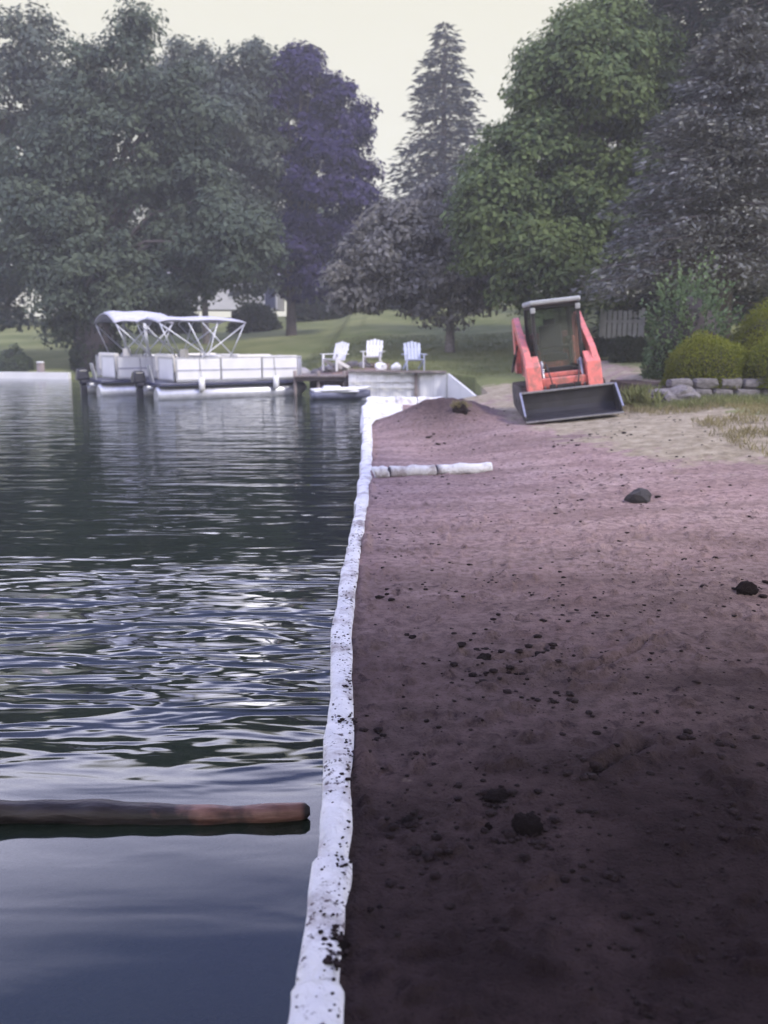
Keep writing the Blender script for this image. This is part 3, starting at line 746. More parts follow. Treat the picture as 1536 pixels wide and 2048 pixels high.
for (py, n) in [(1730, 9), (1880, 16), (1920, 22), (1370, 8), (1555, 9), (1090, 4), (1440, 8)]:
    q = on_z(672 if py > 1500 else 690, py, .04)
    for _ in range(n):
        y = q.y+random.gauss(0, .03); s = random.uniform(.004, .011); items.append((float(wall_x(y))+random.uniform(-.005, .07), y, .043, s, random.randrange(6), random.uniform(0, 6.3)))
tag(joined('spilled_soil', items, M['clod']), 'dark crumbs of earth spilled over the white fabric of the wall', 'soil', kind='stuff')

def solo(name, label, cat, px, py, size, mat, seed, flat=.7, group=None, sx=1.0):
    me = clod_mesh(seed, 4 if mat is not M['rock'] else 2, flat); me.materials.clear(); me.materials.append(mat)
    q = on_z(px, py, gz0(*on_z(px, py)[:2])); o = bpy.data.objects.new(name, me); COL.objects.link(o)
    o.location = (q.x, q.y, gz(q.x, q.y)+size*flat*.22); o.scale = (size*sx, size, size); o.rotation_euler = (0, 0, seed*1.3)
    me.polygons.foreach_set('use_smooth', [mat is not M['rock']]*len(me.polygons))
    return tag(o, label, cat, group)
G = 'clods of earth on the bare soil'
solo('soil_clod', 'largest dark clod of earth in the foreground, right of the smaller round one', 'clod', 1055, 1655, .040, M['clod'], 101, .85, G, 1.15)
solo('soil_clod', 'dark flattened clod of earth just beyond the largest foreground clod', 'clod', 993, 1598, .032, M['clod'], 102, .5, G, 1.3)
solo('soil_clod', 'dark clod of earth nearest the wall, left of the largest foreground clod', 'clod', 816, 1642, .022, M['clod'], 103, .6, G)
solo('soil_clod', 'small round dark clod of earth close to the left of the largest one', 'clod', 977, 1653, .014, M['clod'], 104, .8, G)
solo('soil_clod', 'tall dark clod of earth at the right edge halfway up the soil', 'clod', 1492, 1185, .060, M['clod'], 105, .8, G)
solo('soil_clod', 'dark clod of earth spilling onto the white wall near the bottom', 'clod', 676, 1905, .030, M['clod'], 106, .7, G)
solo('soil_clod', 'dark clod of earth in the rough patch in the middle of the soil', 'clod', 968, 1318, .036, M['clod'], 107, .7, G, 1.2)
solo('rock', 'angular dark grey rock lying alone on the soil at the right', 'rock', 1277, 996, .125, M['rock'], 108, .75)
solo('soil_clod', 'dark narrow clod of earth standing at the wall edge beside the log', 'clod', 682, 1560, .018, M['clod'], 109, .7, G)
# tuft on the mound
q = at_y(920, 866, 15.6); q.z = gz(q.x, 15.6)
root = empty('uprooted_sod', q); tag(root, 'dark sod with a halo of pale grass on the soil mound', 'sod')
me = clod_mesh(110, 2, .9); o = bpy.data.objects.new('root_ball', me); COL.objects.link(o); o.parent = root; o.scale = (.13,.10,.13); o.location = (0,0,.03)
o = tufts('grass_blades', [(random.gauss(0,.06), random.gauss(.03,.05), .07) for _ in range(40)], .13, M['dry'], 10, .03, 6); o.parent = root

# ------------------------------------------------------------------ log floating against the wall
lm, t, out = newmat('wet_log_bark')
tcn = nd(t, 'ShaderNodeTexCoord').outputs['Object']
mp = nd(t, 'ShaderNodeMapping', {'Vector': tcn, 'Scale': (3, 16, 16)}).outputs[0]
nn_ = noise(t, 1.5, 5, .65, vec=mp)
cb = mix(t, mapr(t, nn_, .35, .65), (.010,.007,.007), (.055,.042,.042))
cw = mix(t, mapr(t, nn_, .35, .65), (.17,.075,.055), (.34,.19,.15))
sx_ = nd(t, 'ShaderNodeSeparateXYZ', {0: tcn}).outputs[0]
ff = nd(t, 'ShaderNodeMath', {0: sx_, 1: mapr(t, noise(t, 6, 4, vec=tcn), .3, .7, -.28, .28)}, operation='ADD').outputs[0]
c = mix(t, mapr(t, ff, -.50, -.26), cb, cw)
c = mix(t, mapr(t, sx_, -.035, -.015), c, (.015,.01,.01))
bp = nd(t, 'ShaderNodeBump', {'Strength': .8, 'Distance': .015, 'Height': nn_})
p = nd(t, 'ShaderNodeBsdfPrincipled', {'Base Color': c, 'Roughness': .45, 'Normal': bp.outputs[0]}); t.links.new(p.outputs[0], out.inputs[0])
E = on_z(620, 1622, WATER+.03); S = on_z(-60, 1632, WATER+.02)
root = empty('log', E, (0, 0, math.atan2(E.y-S.y, E.x-S.x))); tag(root, 'dark floating log with a bare reddish tip touching the white wall', 'log')
LL_ = (E-S).length + 1.2; n = 140; pts = []; rs = []
for j in range(n+1):
    x = -LL_ + LL_*j/n; pts.append((x, .008*math.sin(x*5), .012*math.sin(x*3.1)-.012*max(0, -x-1)))
    r = .046 if x < -.55 else .046-.014*(x+.55)/.25 if x < -.30 else .032 + .006*math.sin((x+.3)*9)
    rs.append(r*(1+.07*math.sin(x*13)+.05*math.sin(x*29)))
rs[-1] *= .45; rs[-2] *= .9
mb = MB(); mb.tube(pts, rs, 20)
lv = []
for (x, y, z) in mb.v:
    a = math.atan2(z, y); k = 1 + .16*(float(fbm([x*3.0], [a*2.2+4], 91, 3)[0])-.5) + .10*(float(vnoise([x*2.0], [a*7+9], 92)[0])-.5)*(1 if x < -.35 else .4)
    lv.append((x, y*k, z*k))
mb.v = lv; mb.build('trunk_wood', lm, root)
solo_ = clod_mesh(120, 3, .4); solo_.materials.clear(); solo_.materials.append(M['lightstone'])
o = bpy.data.objects.new('sunken_stone', solo_); COL.objects.link(o); q = on_z(500, 1690, WATER-.05); o.location = (q.x, q.y, WATER-.048); o.scale = (.11, .075, .10)
tag(o, 'pale stone under the water just below the log', 'stone')

# ------------------------------------------------------------------ loader
LY = 16.15
lc = at_y(1118, 830, LY)
LZ = gz0(lc.x, LY)
root = empty('track_loader', (lc.x, LY, LZ+.02), (math.radians(0), math.radians(-6.5), math.radians(-2)))
root.scale = (.85, .95, .96)
tag(root, 'orange compact track loader with its black bucket lowered towards the camera', 'loader')
L_ = root
for s in (-1, 1):
    mb = MB(); prof = []
    for k in range(13): a = math.pi/2 + math.pi*k/12; prof.append((-.55+.27*math.cos(a), .29+.27*math.sin(a)))
    for k in range(13): a = -math.pi/2 + math.pi*k/12; prof.append((.72+.20*math.cos(a), .36-.0+.20*math.sin(a)*1.0))
    mb.prism(prof, s*.70-.15, s*.70+.15, axis='x')
    # lugs
    per = [(Vector((0, *prof[i])), Vector((0, *prof[(i+1) % len(prof)]))) for i in range(len(prof))]
    pts = []
    for a_, b_ in per:
        m = max(1, int((b_-a_).length/.10)); pts += [a_.lerp(b_, j/m) for j in range(m)]
    cen = Vector((0, .1, .3))
    for q in pts:
        dd = (q-cen); dd.x = 0
        mb.box((s*.70, q.y+.012*np.sign(dd.y), q.z+.015*np.sign(dd.z)), (.29, .045, .045))
    tr_ = mb.build('track', M['rubber'], L_)
    for yy in (-.5, -.1, .3, .68):
        MB().tube([(s*.70+s*.16, yy, .28), (s*.70+s*.10, yy, .28)], .13 if yy in (-.5, .68) else .09, 14).build('track_roller', M['blackmetal'], tr_)
MB().box((0, .1, .48), (1.06, 1.7, .5)).build('chassis', M['blackmetal'], L_, bevel=.02)
MB().box((0, -.70, .60), (.98, .10, .36)).build('front_plate', M['orange'], L_, bevel=.015)
mb = MB(); mb.box((0, .92, 1.02), (1.15, .5, .72)); mb.box((0, 1.0, 1.42), (1.0, .42, .12)); mb.build('engine_hood', M['orange'], L_, bevel=.04)
# cab
mb = MB()
for s in (-1, 1):
    mb.bar((s*.46, -.52, .72), (s*.455, -.40, 1.98), .07, .07)
    mb.bar((s*.46, .62, .72), (s*.455, .62, 1.98), .08, .08)
    mb.bar((s*.46, -.40, 1.97), (s*.46, .62, 1.97), .06, .06)
    mb.bar((s*.46, -.50, .80), (s*.46, .62, .80), .06, .10)
    for k in range(5): mb.bar((s*.462, -.30+.2*k, .85), (s*.462, -.28+.2*k, 1.94), .02, .02)
mb.bar((-.46, -.40, 1.95), (.46, -.40, 1.95), .06, .06); mb.bar((-.46, .62, 1.95), (.46, .62, 1.95), .06, .06)
mb.bar((-.46, -.53, .76), (.46, -.53, .76), .06, .08); mb.build('cab_frame', M['blackmetal'], L_, bevel=.01)
MB().box((0, .09, 2.035), (1.04, 1.16, .085)).build('cab_roof', M['cabgrey'], L_, bevel=.03, seg=3)
for s in (-1, 1): MB().box((s*.455, -.45, 1.90), (.10, .05, .10)).build('work_light', M['cabgrey'], L_, bevel=.015)
MB().bar((0, -.512, .82), (0, -.405, 1.92), .84, .006, up=(0,-1,0)).build('windscreen', M['glass'], L_)
MB().bar((0, .60, 1.15), (0, .60, 1.92), .84, .006, up=(0,-1,0)).build('rear_window', M['glass'], L_)
st = MB(); st.box((0, .12, 1.02), (.50, .48, .14)); st.box((0, .36, 1.34), (.48, .12, .55), (-.12,0,0)); st.box((0, .42, 1.66), (.26, .09, .14)); st.box((-.30,.15,1.20),(.08,.4,.06)); st.box((.30,.15,1.20),(.08,.4,.06))
st.build('seat', M['seat'], L_, bevel=.035, seg=3)
for s in (-1, 1):
    MB().tube([(s*.30, -.08, .95), (s*.29, -.12, 1.30), (s*.28, -.12, 1.38)], [.014, .014, .03], 8).build('control_lever', M['blackmetal'], L_)
MB().tube([(-.36, .05, 1.28), (-.30, -.20, 1.22), (.30, -.20, 1.22), (.36, .05, 1.28)], .018, 8).build('lap_bar', M['blackmetal'], L_)
MB().box((0, -.30, .80), (.84, .45, .05)).build('cab_floor', M['blackmetal'], L_)
MB().box((0, -.565, .80), (.50, .05, .14)).build('step_plate', M['blackmetal'], L_, bevel=.01)
# lift arms
for s in (-1, 1):
    mb = MB()
    prof_a = [(.95, 1.60), (.95, 1.78), (.70, 1.82), (-.62, 1.16), (-.88, .92), (-1.03, .42), (-.98, .30), (-.80, .34), (-.70, .78), (-.52, .96), (.70, 1.62)]
    mb.prism(prof_a, s*.60-.0, s*.60+s*.13, axis='x')
    lower = [(-.60, 1.10), (-.90, .92), (-1.05, .42), (-.99, .29), (-.78, .33), (-.66, .78)]
    mb.prism(lower, s*.455, s*.745, axis='x')
    arm = mb.build('lift_arm', M['orange'], L_, bevel=.012)
    MB().bar((s*.665, 1.0, .75), (s*.665, .88, 1.72), .12, .26).build('arm_tower', M['orange'], L_, bevel=.015)
    MB().tube([(s*.40, -.62, .98), (s*.40, -.92, .52)], .036, 10).tube([(s*.40, -.90, .55), (s*.40, -1.0, .36)], .020, 8).build('tilt_cylinder', M['wornsteel'], L_)
    MB().tube([(s*.80, .95, .80), (s*.80, .2, 1.12)], .035, 10).tube([(s*.80, .2, 1.12), (s*.80, -.25, 1.30)], .02, 8).build('lift_cylinder', M['blackmetal'], L_)
    MB().tube([(s*.36, -.60, .86), (s*.33, -.82, .95), (s*.28, -.98, .70), (s*.24, -1.0, .50)], .014, 6, False).build('hose', M['blackmetal'], L_)
    MB().box((s*.41, -.575, .92), (.14, .04, .08)).build('headlight', M['cabgrey'], L_, bevel=.01)
MB().box((0, -.87, .60), (.92, .12, .20)).build('cross_member', M['orange'], L_, bevel=.03)
mb = MB(); mb.box((0, -.99, .46), (.34, .07, .24)); mb.box((-.25, -.98, .42), (.12, .07, .34)); mb.box((.25, -.98, .42), (.12, .07, .34)); mb.build('quick_coupler', M['blackmetal'], L_, bevel=.01)
# bucket
bk = empty('bucket', (0,0,0)); bk.parent = L_
prof = [(-1.72,.055), (-1.30,.075), (-1.18,.13), (-1.11,.20), (-1.08,.30), (-1.06,.48)]
th = .03; inner = prof; outer = [(y_+.0 if i == 0 else y_+th, z_-th if i < 3 else z_-.01) for i, (y_, z_) in enumerate(prof)]
shell = inner + outer[::-1]
n = len(inner); mb = MB()
for i in range(n-1):
    mb.prism([inner[i], inner[i+1], outer[i+1], outer[i]], -.90, .90, axis='x')
mb.build('bucket_shell', M['bucket'], bk)
for s in (-1, 1):
    side = [(-1.70,.04), (-1.28,.05), (-1.13,.12), (-1.06,.22), (-1.03,.48), (-1.16,.50), (-1.62,.18)]
    MB().prism(side, s*.902, s*.93, axis='x').build('bucket_side', M['bucket'], bk)
    MB().bar((s*.935, -1.19, .505), (s*.935, -1.70, .14), .035, .03).build('side_edge', M['wornsteel'], bk)
MB().bar((-.93, -1.08, .495), (.93, -1.08, .495), .07, .035).build('top_rim', M['wornsteel'], bk, bevel=.008)
MB().bar((-.93, -1.74, .045), (.93, -1.74, .045), .09, .022).build('cutting_edge', M['wornsteel'], bk)

# ------------------------------------------------------------------ stone bed wall
root = empty('stone_wall', (0, 0, 0)); tag(root, 'low dry-stacked grey stone wall holding the shrub bed on the right', 'stone wall')
def stone_mesh(seed, mat):
    import bmesh
    bm = bmesh.new(); bmesh.ops.create_cube(bm, size=1); bmesh.ops.subdivide_edges(bm, edges=bm.edges[:], cuts=2, use_grid_fill=True)
    r = random.Random(seed)
    for v in bm.verts:
        c = v.co; k = 1 - .10*((abs(c.x) > .4)+(abs(c.y) > .4)+(abs(c.z) > .4)-1)
        v.co = Vector((c.x*k+r.uniform(-.035,.035), c.y*k+r.uniform(-.03,.03), c.z*k+r.uniform(-.05,.05)))
    me = bpy.data.meshes.new('stone'); bm.to_mesh(me); bm.free(); me.materials.append(mat); return me
SM = [stone_mesh(s, M['stone']) for s in range(6)]
random.seed(6)
for course in range(2):
    x = 5.05 + .12*course; zb = None
    while x < 9.2:
        w = random.uniform(.30, .62); yy = 16.3 + .03*random.random() + .06*course - .05*(x-5)
        z = gz0(x+w/2, 16.3) + .10 + .185*course
        o = bpy.data.objects.new('stone', SM[random.randrange(6)]); COL.objects.link(o); o.parent = root
        o.scale = (w*.97, .34, .19); o.location = (x+w/2, yy, z); o.rotation_euler = (0, random.uniform(-.04,.04), random.uniform(-.06,.06)); x += w
pb = MB(); pb.box((7.6, 17.9, .40), (5.4, 3.0, .5)); o = pb.build('planting_bed', surf('bed_soil', (.07,.05,.045), 1, bump=.6, spec=.1)); tag(o, kind='structure')
for (px, py, sz, lab, sd_) in [(1350, 782, .33, 'large pale boulder at the left end of the stone wall', 131), (1320, 800, .20, 'smaller stone at the foot of the boulder', 132)]:
    me = clod_mesh(sd_, 3, .8); me.materials.clear(); me.materials.append(M['stone'])
    q = at_y(px, py, 15.75); o = bpy.data.objects.new('boulder', me); COL.objects.link(o); o.location = (q.x, 15.75, gz(q.x, 15.75)+sz*.32); o.scale = (sz*1.05, sz*.7, sz*.68); tag(o, lab, 'boulder')
q = at_y(1285, 790, 16.2); pts = [(q.x+random.gauss(0,.13), 16.2+random.gauss(0,.25), gz(q.x, 16.2)) for _ in range(90)]
tag(tufts('grass_clump', pts, .30, M['grass'], 12, .05, 8), 'shaggy clump of long grass between the loader and the boulder', 'grass clump')

# white fence
q0, q1 = at_y(1203, 660, 31), at_y(1280, 660, 31.5)
zf = gz0(q0.x, 31); M['fencepaint'] = surf('weathered_white_paint', (.50,.50,.52), .7, var=.2, scale=3)
root = empty('white_fence', (q0.x, 31, zf)); tag(root, 'short white board fence seen right of the loader cab', 'fence')
Hf = at_y(1240, 622, 31).z - zf
for k in range(8):
    MB().box((.09+k*.175, 0, Hf/2+.03*(k % 2)), (.135, .025, Hf)).build('fence_board', M['fencepaint'], root)
MB().box((.70, .03, Hf*.75), (1.45, .03, .08)).build('fence_rail', M['fencepaint'], root)
MB().box((.70, .03, Hf*.25), (1.45, .03, .08)).build('fence_rail', M['fencepaint'], root)
for k in (0, 1): MB().box((.0+1.42*k, .06, Hf/2+.04), (.10, .08, Hf+.12)).build('fence_post', M['fencepaint'], root)

# ------------------------------------------------------------------ neighbour's wall, terrace, dock
YW = 26.85
xa, xb, xc = at_y(697, 745, YW).x, at_y(832, 745, YW).x, at_y(893, 748, YW-.2).x
ztop = at_y(760, 744, YW).z
root = empty('neighbour_wall', (0, 0, 0)); tag(root, 'pale sheet retaining wall below the lakeside chairs', 'retaining wall')
def corr(p, q, z0, z1a, z1b, name='wall_panel'):
    p, q = Vector(p), Vector(q); L = (q-p).length; d = (q-p).normalized(); nrm = Vector((d.y, -d.x, 0)); n = int(L/.045); vs = []; fs = []
    for i in range(n+1):
        s = i/n; ph = (s*L/.42) % 1; off = (.02 if z1b > .3 else 0)*(1 if .15 < ph < .5 else -1 if .65 < ph < 1 else 0)
        b0 = p + d*(s*L) + nrm*off; zt = z1a+(z1b-z1a)*s
        for dz, dn in ((z0, 0), (zt, 0), (zt, -.06), (z0, -.06)): vs.append((b0.x+nrm.x*dn, b0.y+nrm.y*dn, dz))
    for i in range(n):
        for k in range(4): fs.append((i*4+k, (i+1)*4+k, (i+1)*4+(k+1) % 4, i*4+(k+1) % 4))
    mb = MB(); mb.add(vs, fs); return mb.build(name, M['vinyl'], root)
corr((xa, YW, 0), (xb-.04, YW, 0), -.7, ztop, ztop)
corr((xb+.04, YW, 0), (xc, YW-.25, 0), -.7, ztop, ztop-.03)
q2 = on_z(955, 797, .0)
corr((xc+.02, YW-.28, 0), (q2.x, q2.y+.4, 0), -.7, ztop-.03, .02)
MB().box((xb, YW-.02, ztop/2-.3), (.10, .14, ztop+.7)).build('wall_post', M['wood'], root)
MB().bar((xa-.05, YW+.0, ztop+.03), (xc, YW-.22, ztop+.01), .20, .06).build('wall_cap', M['wood'], root, bevel=.01)
for z in (.12, .30): MB().bar((xa, YW-.075, z-.05), (xb-.06, YW-.075, z-.05), .03, .03).build('waler', M['vinyl'], root)
o = MB().box(((xa+xc)/2, YW+1.6, ztop-.12), (xc-xa, 3.0, .2)).build('terrace', surf('terrace_paving', (.13,.11,.12), .9)); tag(o, kind='structure')
# dock and rubble left of it
dx0, dx1 = at_y(595, 745, 28).x, at_y(694, 745, 27.3).x
root = empty('timber_dock', ((dx0+dx1)/2, 27.9, .12)); tag(root, 'low timber dock between the pontoon boat and the pale wall, dark underneath', 'dock')
wd = dx1-dx0; k = 0; x = -wd/2
while x < wd/2-.1:
    MB().box((x+.065, 0, .25+.005*(k % 2)), (.125, 1.7, .035)).build('plank', M['wood'], root); x += .14; k += 1
for s in (-1, 1): MB().box((0, s*.80, .17), (wd, .06, .12)).build('beam', M['darkwood'], root)
for xx in (-.5, -.05, .45):
    for s in (-1, 1): MB().tube([(xx*wd, s*.72, -.9), (xx*wd, s*.72, .42)], .055, 8).build('dock_post', M['wood'], root)
MB().box((.2, .84, -.1), (wd*.85, .05, .6)).build('backing_board', M['darkwood'], root)
random.seed(12)
for i, (px, py, sz, lab) in enumerate([(605, 728, .24, 'pinkish-grey stone nearest the boat bow on the dock bank'), (632, 725, .2, 'round stone left of the two paired chairs'), (668, 733, .27, 'broad stone below the left white chair'),
                                   (705, 730, .22, 'stone below and between the white chairs'), (728, 730, .20, 'small dark stone beside the middle chair'), (650, 740, .18, 'small flat stone at the edge of the dock')]):
    me = clod_mesh(140+i, 2, .7); me.materials.clear(); me.materials.append(M['stone'] if i % 2 else M['lightstone'])
    q = at_y(px, py, 28.85 if i != 5 else 28.8); o = bpy.data.objects.new('bank_stone', me); COL.objects.link(o); zz = max(gz0(q.x, 28.85), .35); o.location = (q.x, 28.85+random.uniform(-.1,.1), zz+sz*.25); o.scale = (sz*1.2, sz, sz); tag(o, lab, 'stone', 'stones on the bank by the dock')
me = clod_mesh(150, 2, .9); me.materials.clear(); me.materials.append(M['white'])
for i, (px, lab) in enumerate([(762, 'low white block right of the middle chair'), (792, 'low white block just left of the blue chair')]):
    o = bpy.data.objects.new('white_block', me); COL.objects.link(o); q = at_y(px, 730, 27.6); o.location = (q.x, 27.6, ztop+.12); o.scale = (.2, .15, .17); o.rotation_euler = (0, 0, i*2.0); tag(o, lab, 'stone')

# chairs
def chair(label, px, Y, rz, mat, zfix=None):
    q = at_y(px, 720, Y); z = max(gz0(q.x, Y), ztop-.02) if zfix is None else zfix
    r = empty('garden_chair', (q.x, Y, z), (0, 0, rz)); r.scale = (.88, .88, .92); tag(r, label, 'chair', 'garden chairs facing the lake')
    for k in range(5):
        MB().bar(((k-2)*.115, .22, .36), ((k-2)*.125, .46, .98-.03*abs(k-2)), .10, .022, up=(0,-1,0)).build('back_slat', mat, r)
    for k in range(5): MB().box((0, -.28+.11*k, .40-.012*k), (.56, .095, .022)).build('seat_slat', mat, r)
    for s in (-1, 1):
        MB().box((s*.34, -.03, .56), (.13, .66, .025)).build('armrest', mat, r)
        MB().box((s*.30, -.30, .28), (.03, .10, .56)).build('leg', mat, r)
        MB().bar((s*.28, -.28, .36), (s*.28, .60, .04), .03, .12).build('leg', mat, r)
    MB().box((0, .40, .72), (.62, .03, .08)).build('back_rail', mat, r)
    return r
chair('white garden chair on the left, seen turned towards the boats', 670, 28.4, -.6, M['chairwhite'])
chair('white garden chair in the middle of the three', 746, 28.6, -.15, M['chairwhite'])
chair('pale blue garden chair in front of the silver-leaved tree trunk', 828, 27.7, .15, M['chairblue'])

# dinghy
q = on_z(682, 797, WATER)
root = empty('dinghy', (q.x, 25.9, WATER), (0, 0, math.radians(8))); tag(root, 'small white dinghy with a blue-grey hull moored at the dock', 'boat')
def hull(Lh, W, H, name, mat, z0=0, inset=0):
    n = 12; m = 9; vs = []; fs = []
    for i in range(n+1):
        s = i/n; w = W/2*math.sin(math.pi*min(1, .28+.72*(1-s))*.5)**.8 if s < 1 else .01; w *= (1-s**4*.92); sh = H*(1+.25*s*s)
        for k in range(m):
            a = math.pi*k/(m-1); vs.append((-Lh/2+Lh*s, -math.cos(a)*w, z0+sh*(1-math.sin(a)**.6*(1-.35*s**3))-.06))
    for i in range(n):
        for k in range(m-1): fs.append((i*m+k, i*m+k+1, (i+1)*m+k+1, (i+1)*m+k))
    fs.append(tuple(range(m))[::-1])
    mb = MB(); mb.add(vs, fs, True); o = mb.build(name, mat, root); md = o.modifiers.new('solid', 'SOLIDIFY'); md.thickness = .025; return o
hull(1.75, .85, .26, 'hull', surf('blue_grey_hull', (.16,.17,.26), .35))
mb = MB(); mb.box((-.15, 0, .235), (1.30, .80, .05)); mb.box((-.25, 0, .32), (.62, .5, .12), taper=.75); mb.build('deck_moulding', M['white'], root, bevel=.03)
MB().tube([(-.86,-.3,.26), (-.5,-.41,.27), (.2,-.40,.29), (.7,-.2,.32), (.86,0,.34), (.7,.2,.32), (.2,.40,.29), (-.5,.41,.27), (-.86,.3,.26)], .028, 8).build('rub_rail', M['white'], root)

# ------------------------------------------------------------------ pontoon boats
def pontoon(label, loc, rz, Lb=4.7, top0=.1, top1=2.75, arch=.10):
    r = empty('pontoon_boat', loc, (0, 0, rz)); tag(r, label, 'boat', 'pontoon boats moored side by side')
    for s in (-1, 1):
        pts = [(.0,s*.85,.08), (.05,s*.85,.08), (Lb-.75,s*.85,.08), (Lb-.35,s*.85,.14), (Lb-.05,s*.85,.24), (Lb,s*.85,.27)]
        MB().tube(pts, [.20,.27,.27,.24,.12,.03], 16).build('pontoon', M['alu'], r)
        MB().box((Lb/2-.2, s*.85, .335), (Lb-.8, .10, .06)).build('deck_riser', M['alu'], r)
    MB().box((Lb/2-.1, 0, .41), (Lb-.25, 2.30, .09)).build('deck', M['navy'], r, bevel=.02)
    # fence panels
    def panel(p, q, z0=.50, z1=1.15):
        p = Vector(p); q = Vector(q); mid = (p+q)/2; L = (q-p).length; a = math.atan2(q.y-p.y, q.x-p.x)
        f = MB().box((mid.x, mid.y, (z0+z1)/2), (L-.05, .025, z1-z0-.06), (0,0,a)).build('fence_panel', M['white'], r, bevel=.01)
        mb = MB(); mb.bar((p.x,p.y,z1), (q.x,q.y,z1), .035, .035); mb.bar((p.x,p.y,z0), (q.x,q.y,z0), .035, .035)
        mb.bar((p.x,p.y,z0), (p.x,p.y,z1), .03, .03); mb.bar((q.x,q.y,z0), (q.x,q.y,z1), .03, .03)
        mb.build('rail_frame', M['alu'], f)
        MB().box((mid.x, mid.y-.016*(1 if mid.y < 0 else -1) if abs(q.y-p.y) < .2 else mid.y, z0+.30), (L-.06, .006, .045) if abs(q.y-p.y) < .2 else (.02, L-.06, .045)).build('stripe', surf_stripe, f)
    for s in (-1, 1):
        xs = [.55, 1.9, 3.2, Lb-.40]
        for a_, b_ in zip(xs[:-1], xs[1:]): panel((a_, s*1.10, 0), (b_, s*1.10, 0))
        MB().tube([(Lb-.40, s*1.10, 1.15), (Lb-.24, s*1.02, 1.13), (Lb-.17, s*.85, 1.12), (Lb-.16, s*.45, 1.12)], .02, 8).build('corner_rail', M['alu'], r)
    panel((Lb-.16, -.85, 0), (Lb-.16, -.35, 0)); panel((Lb-.16, .35, 0), (Lb-.16, .85, 0)); panel((.52, -.95, 0), (.52, .35, 0))
    # seats
    def seat_(c, d, back):
        mb = MB(); mb.box((c[0], c[1], .64), (d[0], d[1], .34)); o = mb.build('bench_seat', M['cream'], r, bevel=.05, seg=3)
        MB().box(back[0], back[1]).build('backrest', M['cream'], o, bevel=.05, seg=3)
    seat_((.95, .1), (.62, 1.7), ((.66, .1, .98), (.16, 1.7, .55)))
    seat_((Lb-.95, -.72), (1.2, .55), ((Lb-.95, -.98, .98), (1.2, .14, .42)))
    seat_((Lb-.95, .72), (1.2, .55), ((Lb-.95, .98, .98), (1.2, .14, .42)))
    mb = MB(); mb.box((2.3, .65, .82), (.45, .6, .72)); o = mb.build('console', M['white'], r, bevel=.06, seg=3)
    tw = MB(); n = 14; ring = [(2.0, .65+.17*math.cos(2*math.pi*k/n), 1.12+.17*math.sin(2*math.pi*k/n)) for k in range(n+1)]; tw.tube(ring, .016, 6, False); tw.bar((2.0,.65,1.12),(2.14,.65,1.10),.03,.03); tw.build('steering_wheel', M['motor'], o)
    mb = MB(); mb.box((1.62, .65, .78), (.48, .48, .14)); mb.box((1.42, .65, 1.10), (.12, .48, .55)); mb.tube([(1.62,.65,.46),(1.62,.65,.72)], .05, 8); mb.build('helm_chair', M['cream'], r, bevel=.04)
    # canopy
    n = 16; m = 9; vs = []; fs = []
    for i in range(n+1):
        s = i/n; xx = top0+(top1-top0)*s; sag = .015*math.sin(s*math.pi*4)
        for k in range(m):
            a = -1+2*k/(m-1); zz = 2.20 + arch*(1-a*a) - .07*abs(2*s-1)**6 + sag
            vs.append((xx, a*1.05, zz))
    for i in range(n):
        for k in range(m-1): fs.append((i*m+k, i*m+k+1, (i+1)*m+k+1, (i+1)*m+k))
    mb = MB(); mb.add(vs, fs, True); o = mb.build('bimini_canvas', M['canvas'], r); md = o.modifiers.new('solid', 'SOLIDIFY'); md.thickness = .035
    c0 = (top0+top1)/2
    for xt, xbm in ((top0+.04, c0+.15), (top0+.9, c0+.05), (top1-.9, c0+.1), (top1-.04, c0-.1), (c0, c0+.9)):
        MB().tube([(xbm, -1.10, 1.16), (xt, -1.06, 2.12), (xt, -.95, 2.18), (xt, 0, 2.19+arch), (xt, .95, 2.18), (xt, 1.06, 2.12), (xbm, 1.10, 1.16)], .018, 8, False).build('bimini_bow', M['alu'], r)
    for s in (-1, 1):
        MB().tube([(top1-.05, s*1.06, 2.12), (top1+.0-.55, s*1.10, 1.16)], .018, 8).build('strut', M['alu'], r)
        MB().tube([(top0+.05, s*1.06, 2.12), (top0+.45, s*1.10, 1.16)], .018, 8).build('strut', M['alu'], r)
    # stern: motor
    MB().box((.12, 0, .30), (.5, .9, .10)).build('motor_pod', M['alu'], r, bevel=.02)
    mo = MB().box((-.22, 0, .60), (.44, .34, .36), taper=.72).box((-.18, 0, .38), (.30, .26, .18)).build('outboard_motor', M['motor'], r, bevel=.07, seg=3)
    MB().box((-.20, 0, .10), (.20, .12, .50)).box((-.22, 0, -.06), (.42, .16, .03)).build('motor_leg', M['motor'], mo, bevel=.02)
    mb = MB(); mb.tube([(-.42,0,-.22),(-.05,0,-.22)], [.03,.07], 10)
    for k in range(3):
        a = k*2.094; mb.bar((-.42, .03*math.cos(a), -.22+.03*math.sin(a)), (-.44, .16*math.cos(a), -.22+.16*math.sin(a)), .09, .01, up=(1,0,0))
    mb.build('propeller', M['motor'], mo)
    MB().bar((.10, -.28, .42), (.0, -.28, .95), .03, .30).build('boarding_ladder', M['alu'], r)
    for xx in (1.25, 3.6):
        f = MB().tube([(xx, -1.22, .20), (xx, -1.22, .24), (xx, -1.22, .54), (xx, -1.22, .58)], [.04, .09, .09, .03], 10).build('fender', M['white'], r)
        MB().tube([(xx, -1.22, .56), (xx, -1.14, .9), (xx, -1.11, 1.15)], .008, 5).build('rope', M['canvasdark'], f)
    MB().tube([(Lb-.3, -.9, .52), (Lb+.1, -.8, .40), (Lb+.55, -.6, .46)], .012, 5).build('mooring_line', M['canvasdark'], r)
    return r
surf_stripe = surf('panel_stripe', (.42,.42,.52), .4)
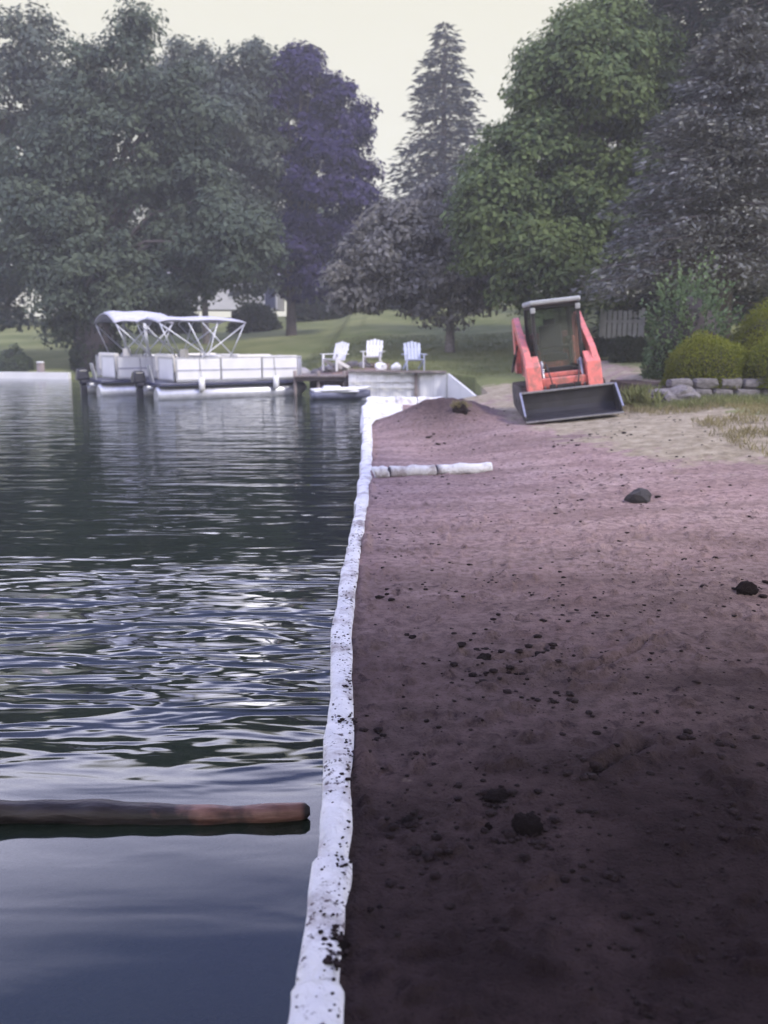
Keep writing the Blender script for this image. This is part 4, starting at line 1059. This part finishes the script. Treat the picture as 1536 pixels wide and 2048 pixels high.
pa = on_z(318, 801, WATER); dirA = (on_z(600, 790, WATER)-pa); rzA = math.atan2(dirA.y, dirA.x)
nrm = Vector((-math.sin(rzA), math.cos(rzA), 0)); 
ca = pa + nrm*1.12; ca.z = WATER+.02
pontoon('nearer white pontoon boat with its long side towards the camera', ca, rzA, Lb=dirA.length+.35)
pb_ = on_z(200, 793, WATER); cb_ = pb_ + nrm*1.12; cb_.z = WATER+.02
pontoon('farther white pontoon boat, its stern sticking out left of the nearer one', cb_, rzA+.03, Lb=5.0, top0=.55, top1=2.4, arch=.30)

# house behind
hb = place(455, 68); hb.z += .9
root = empty('house', (hb.x, 68, hb.z)); root.scale = (.8, .8, .72); tag(root, 'pale house with a light roof half hidden behind the trees', 'house')
MB().box((0, 3, 1.6), (9.5, 6, 3.4)).build('wall', M['siding'], root)
rf = MB().add([(-5.4,-.6,3.15),(5.4,-.6,3.15),(5.4,6.6,3.15),(-5.4,6.6,3.15),(-5.4,3,5.9),(5.4,3,5.9),(-5.4,-.6,3.35),(5.4,-.6,3.35)], [(0,1,7,6),(6,7,5,4),(1,2,5,7),(2,3,4,5),(3,0,6,4),(3,2,1,0)]).build('roof', M['roof'], root)
MB().box((2.6, 3.6, 6.0), (.7, .6, 1.4)).build('chimney', M['stone'], rf)
for xx in (-3.6, -1.6, .8, 2.8):
    w = MB().box((xx, -.02, 1.75), (1.1, .08, 1.25)).build('window', M['white'], root)
    for s in (-1, 1): MB().box((xx+s*.26, -.075, 1.75), (.46, .02, 1.05)).build('pane', M['pane'], w)
d = MB().box((4.1, -.03, 1.1), (.95, .08, 2.1)).build('door', M['navy'], root)

# shore edging on the far left
root = empty('shore_edging', (0,0,0)); tag(root, 'pale edging along the far left shore', 'edging')
for a_, b_ in (((-32,41.2),(-24,39.85)), ((-24,39.8),(-18,38.7)), ((-18,38.65),(-13.2,37.7))):
    MB().bar((a_[0],a_[1]-.05,-.12), (b_[0],b_[1]-.05,-.12), .22, .36).build('edging_board', M['vinyl'], root)
pxp = at_y(85, 735, 38.2)
root = empty('mooring_post', (pxp.x, 38.0, -.3)); tag(root, 'pale weathered post at the waterline on the far left', 'post')
MB().tube([(0,0,-.5),(0,0,.75)], .16, 10).build('post', M['wood'], root); MB().tube([(0,0,.75),(0,0,.80)], [.18,.14], 10).build('post_cap', M['white'], root)

# ------------------------------------------------------------------ haze
hm, t, out = newmat('haze')
v = nd(t, 'ShaderNodeVolumePrincipled', {'Color': (.90,.90,.88,1), 'Density': .0023, 'Anisotropy': .2}); t.links.new(v.outputs[0], out.inputs['Volume'])
hzb = MB().box((0, 112, 14.5), (330, 300, 35)).build('haze', hm); tag(hzb, kind='stuff')
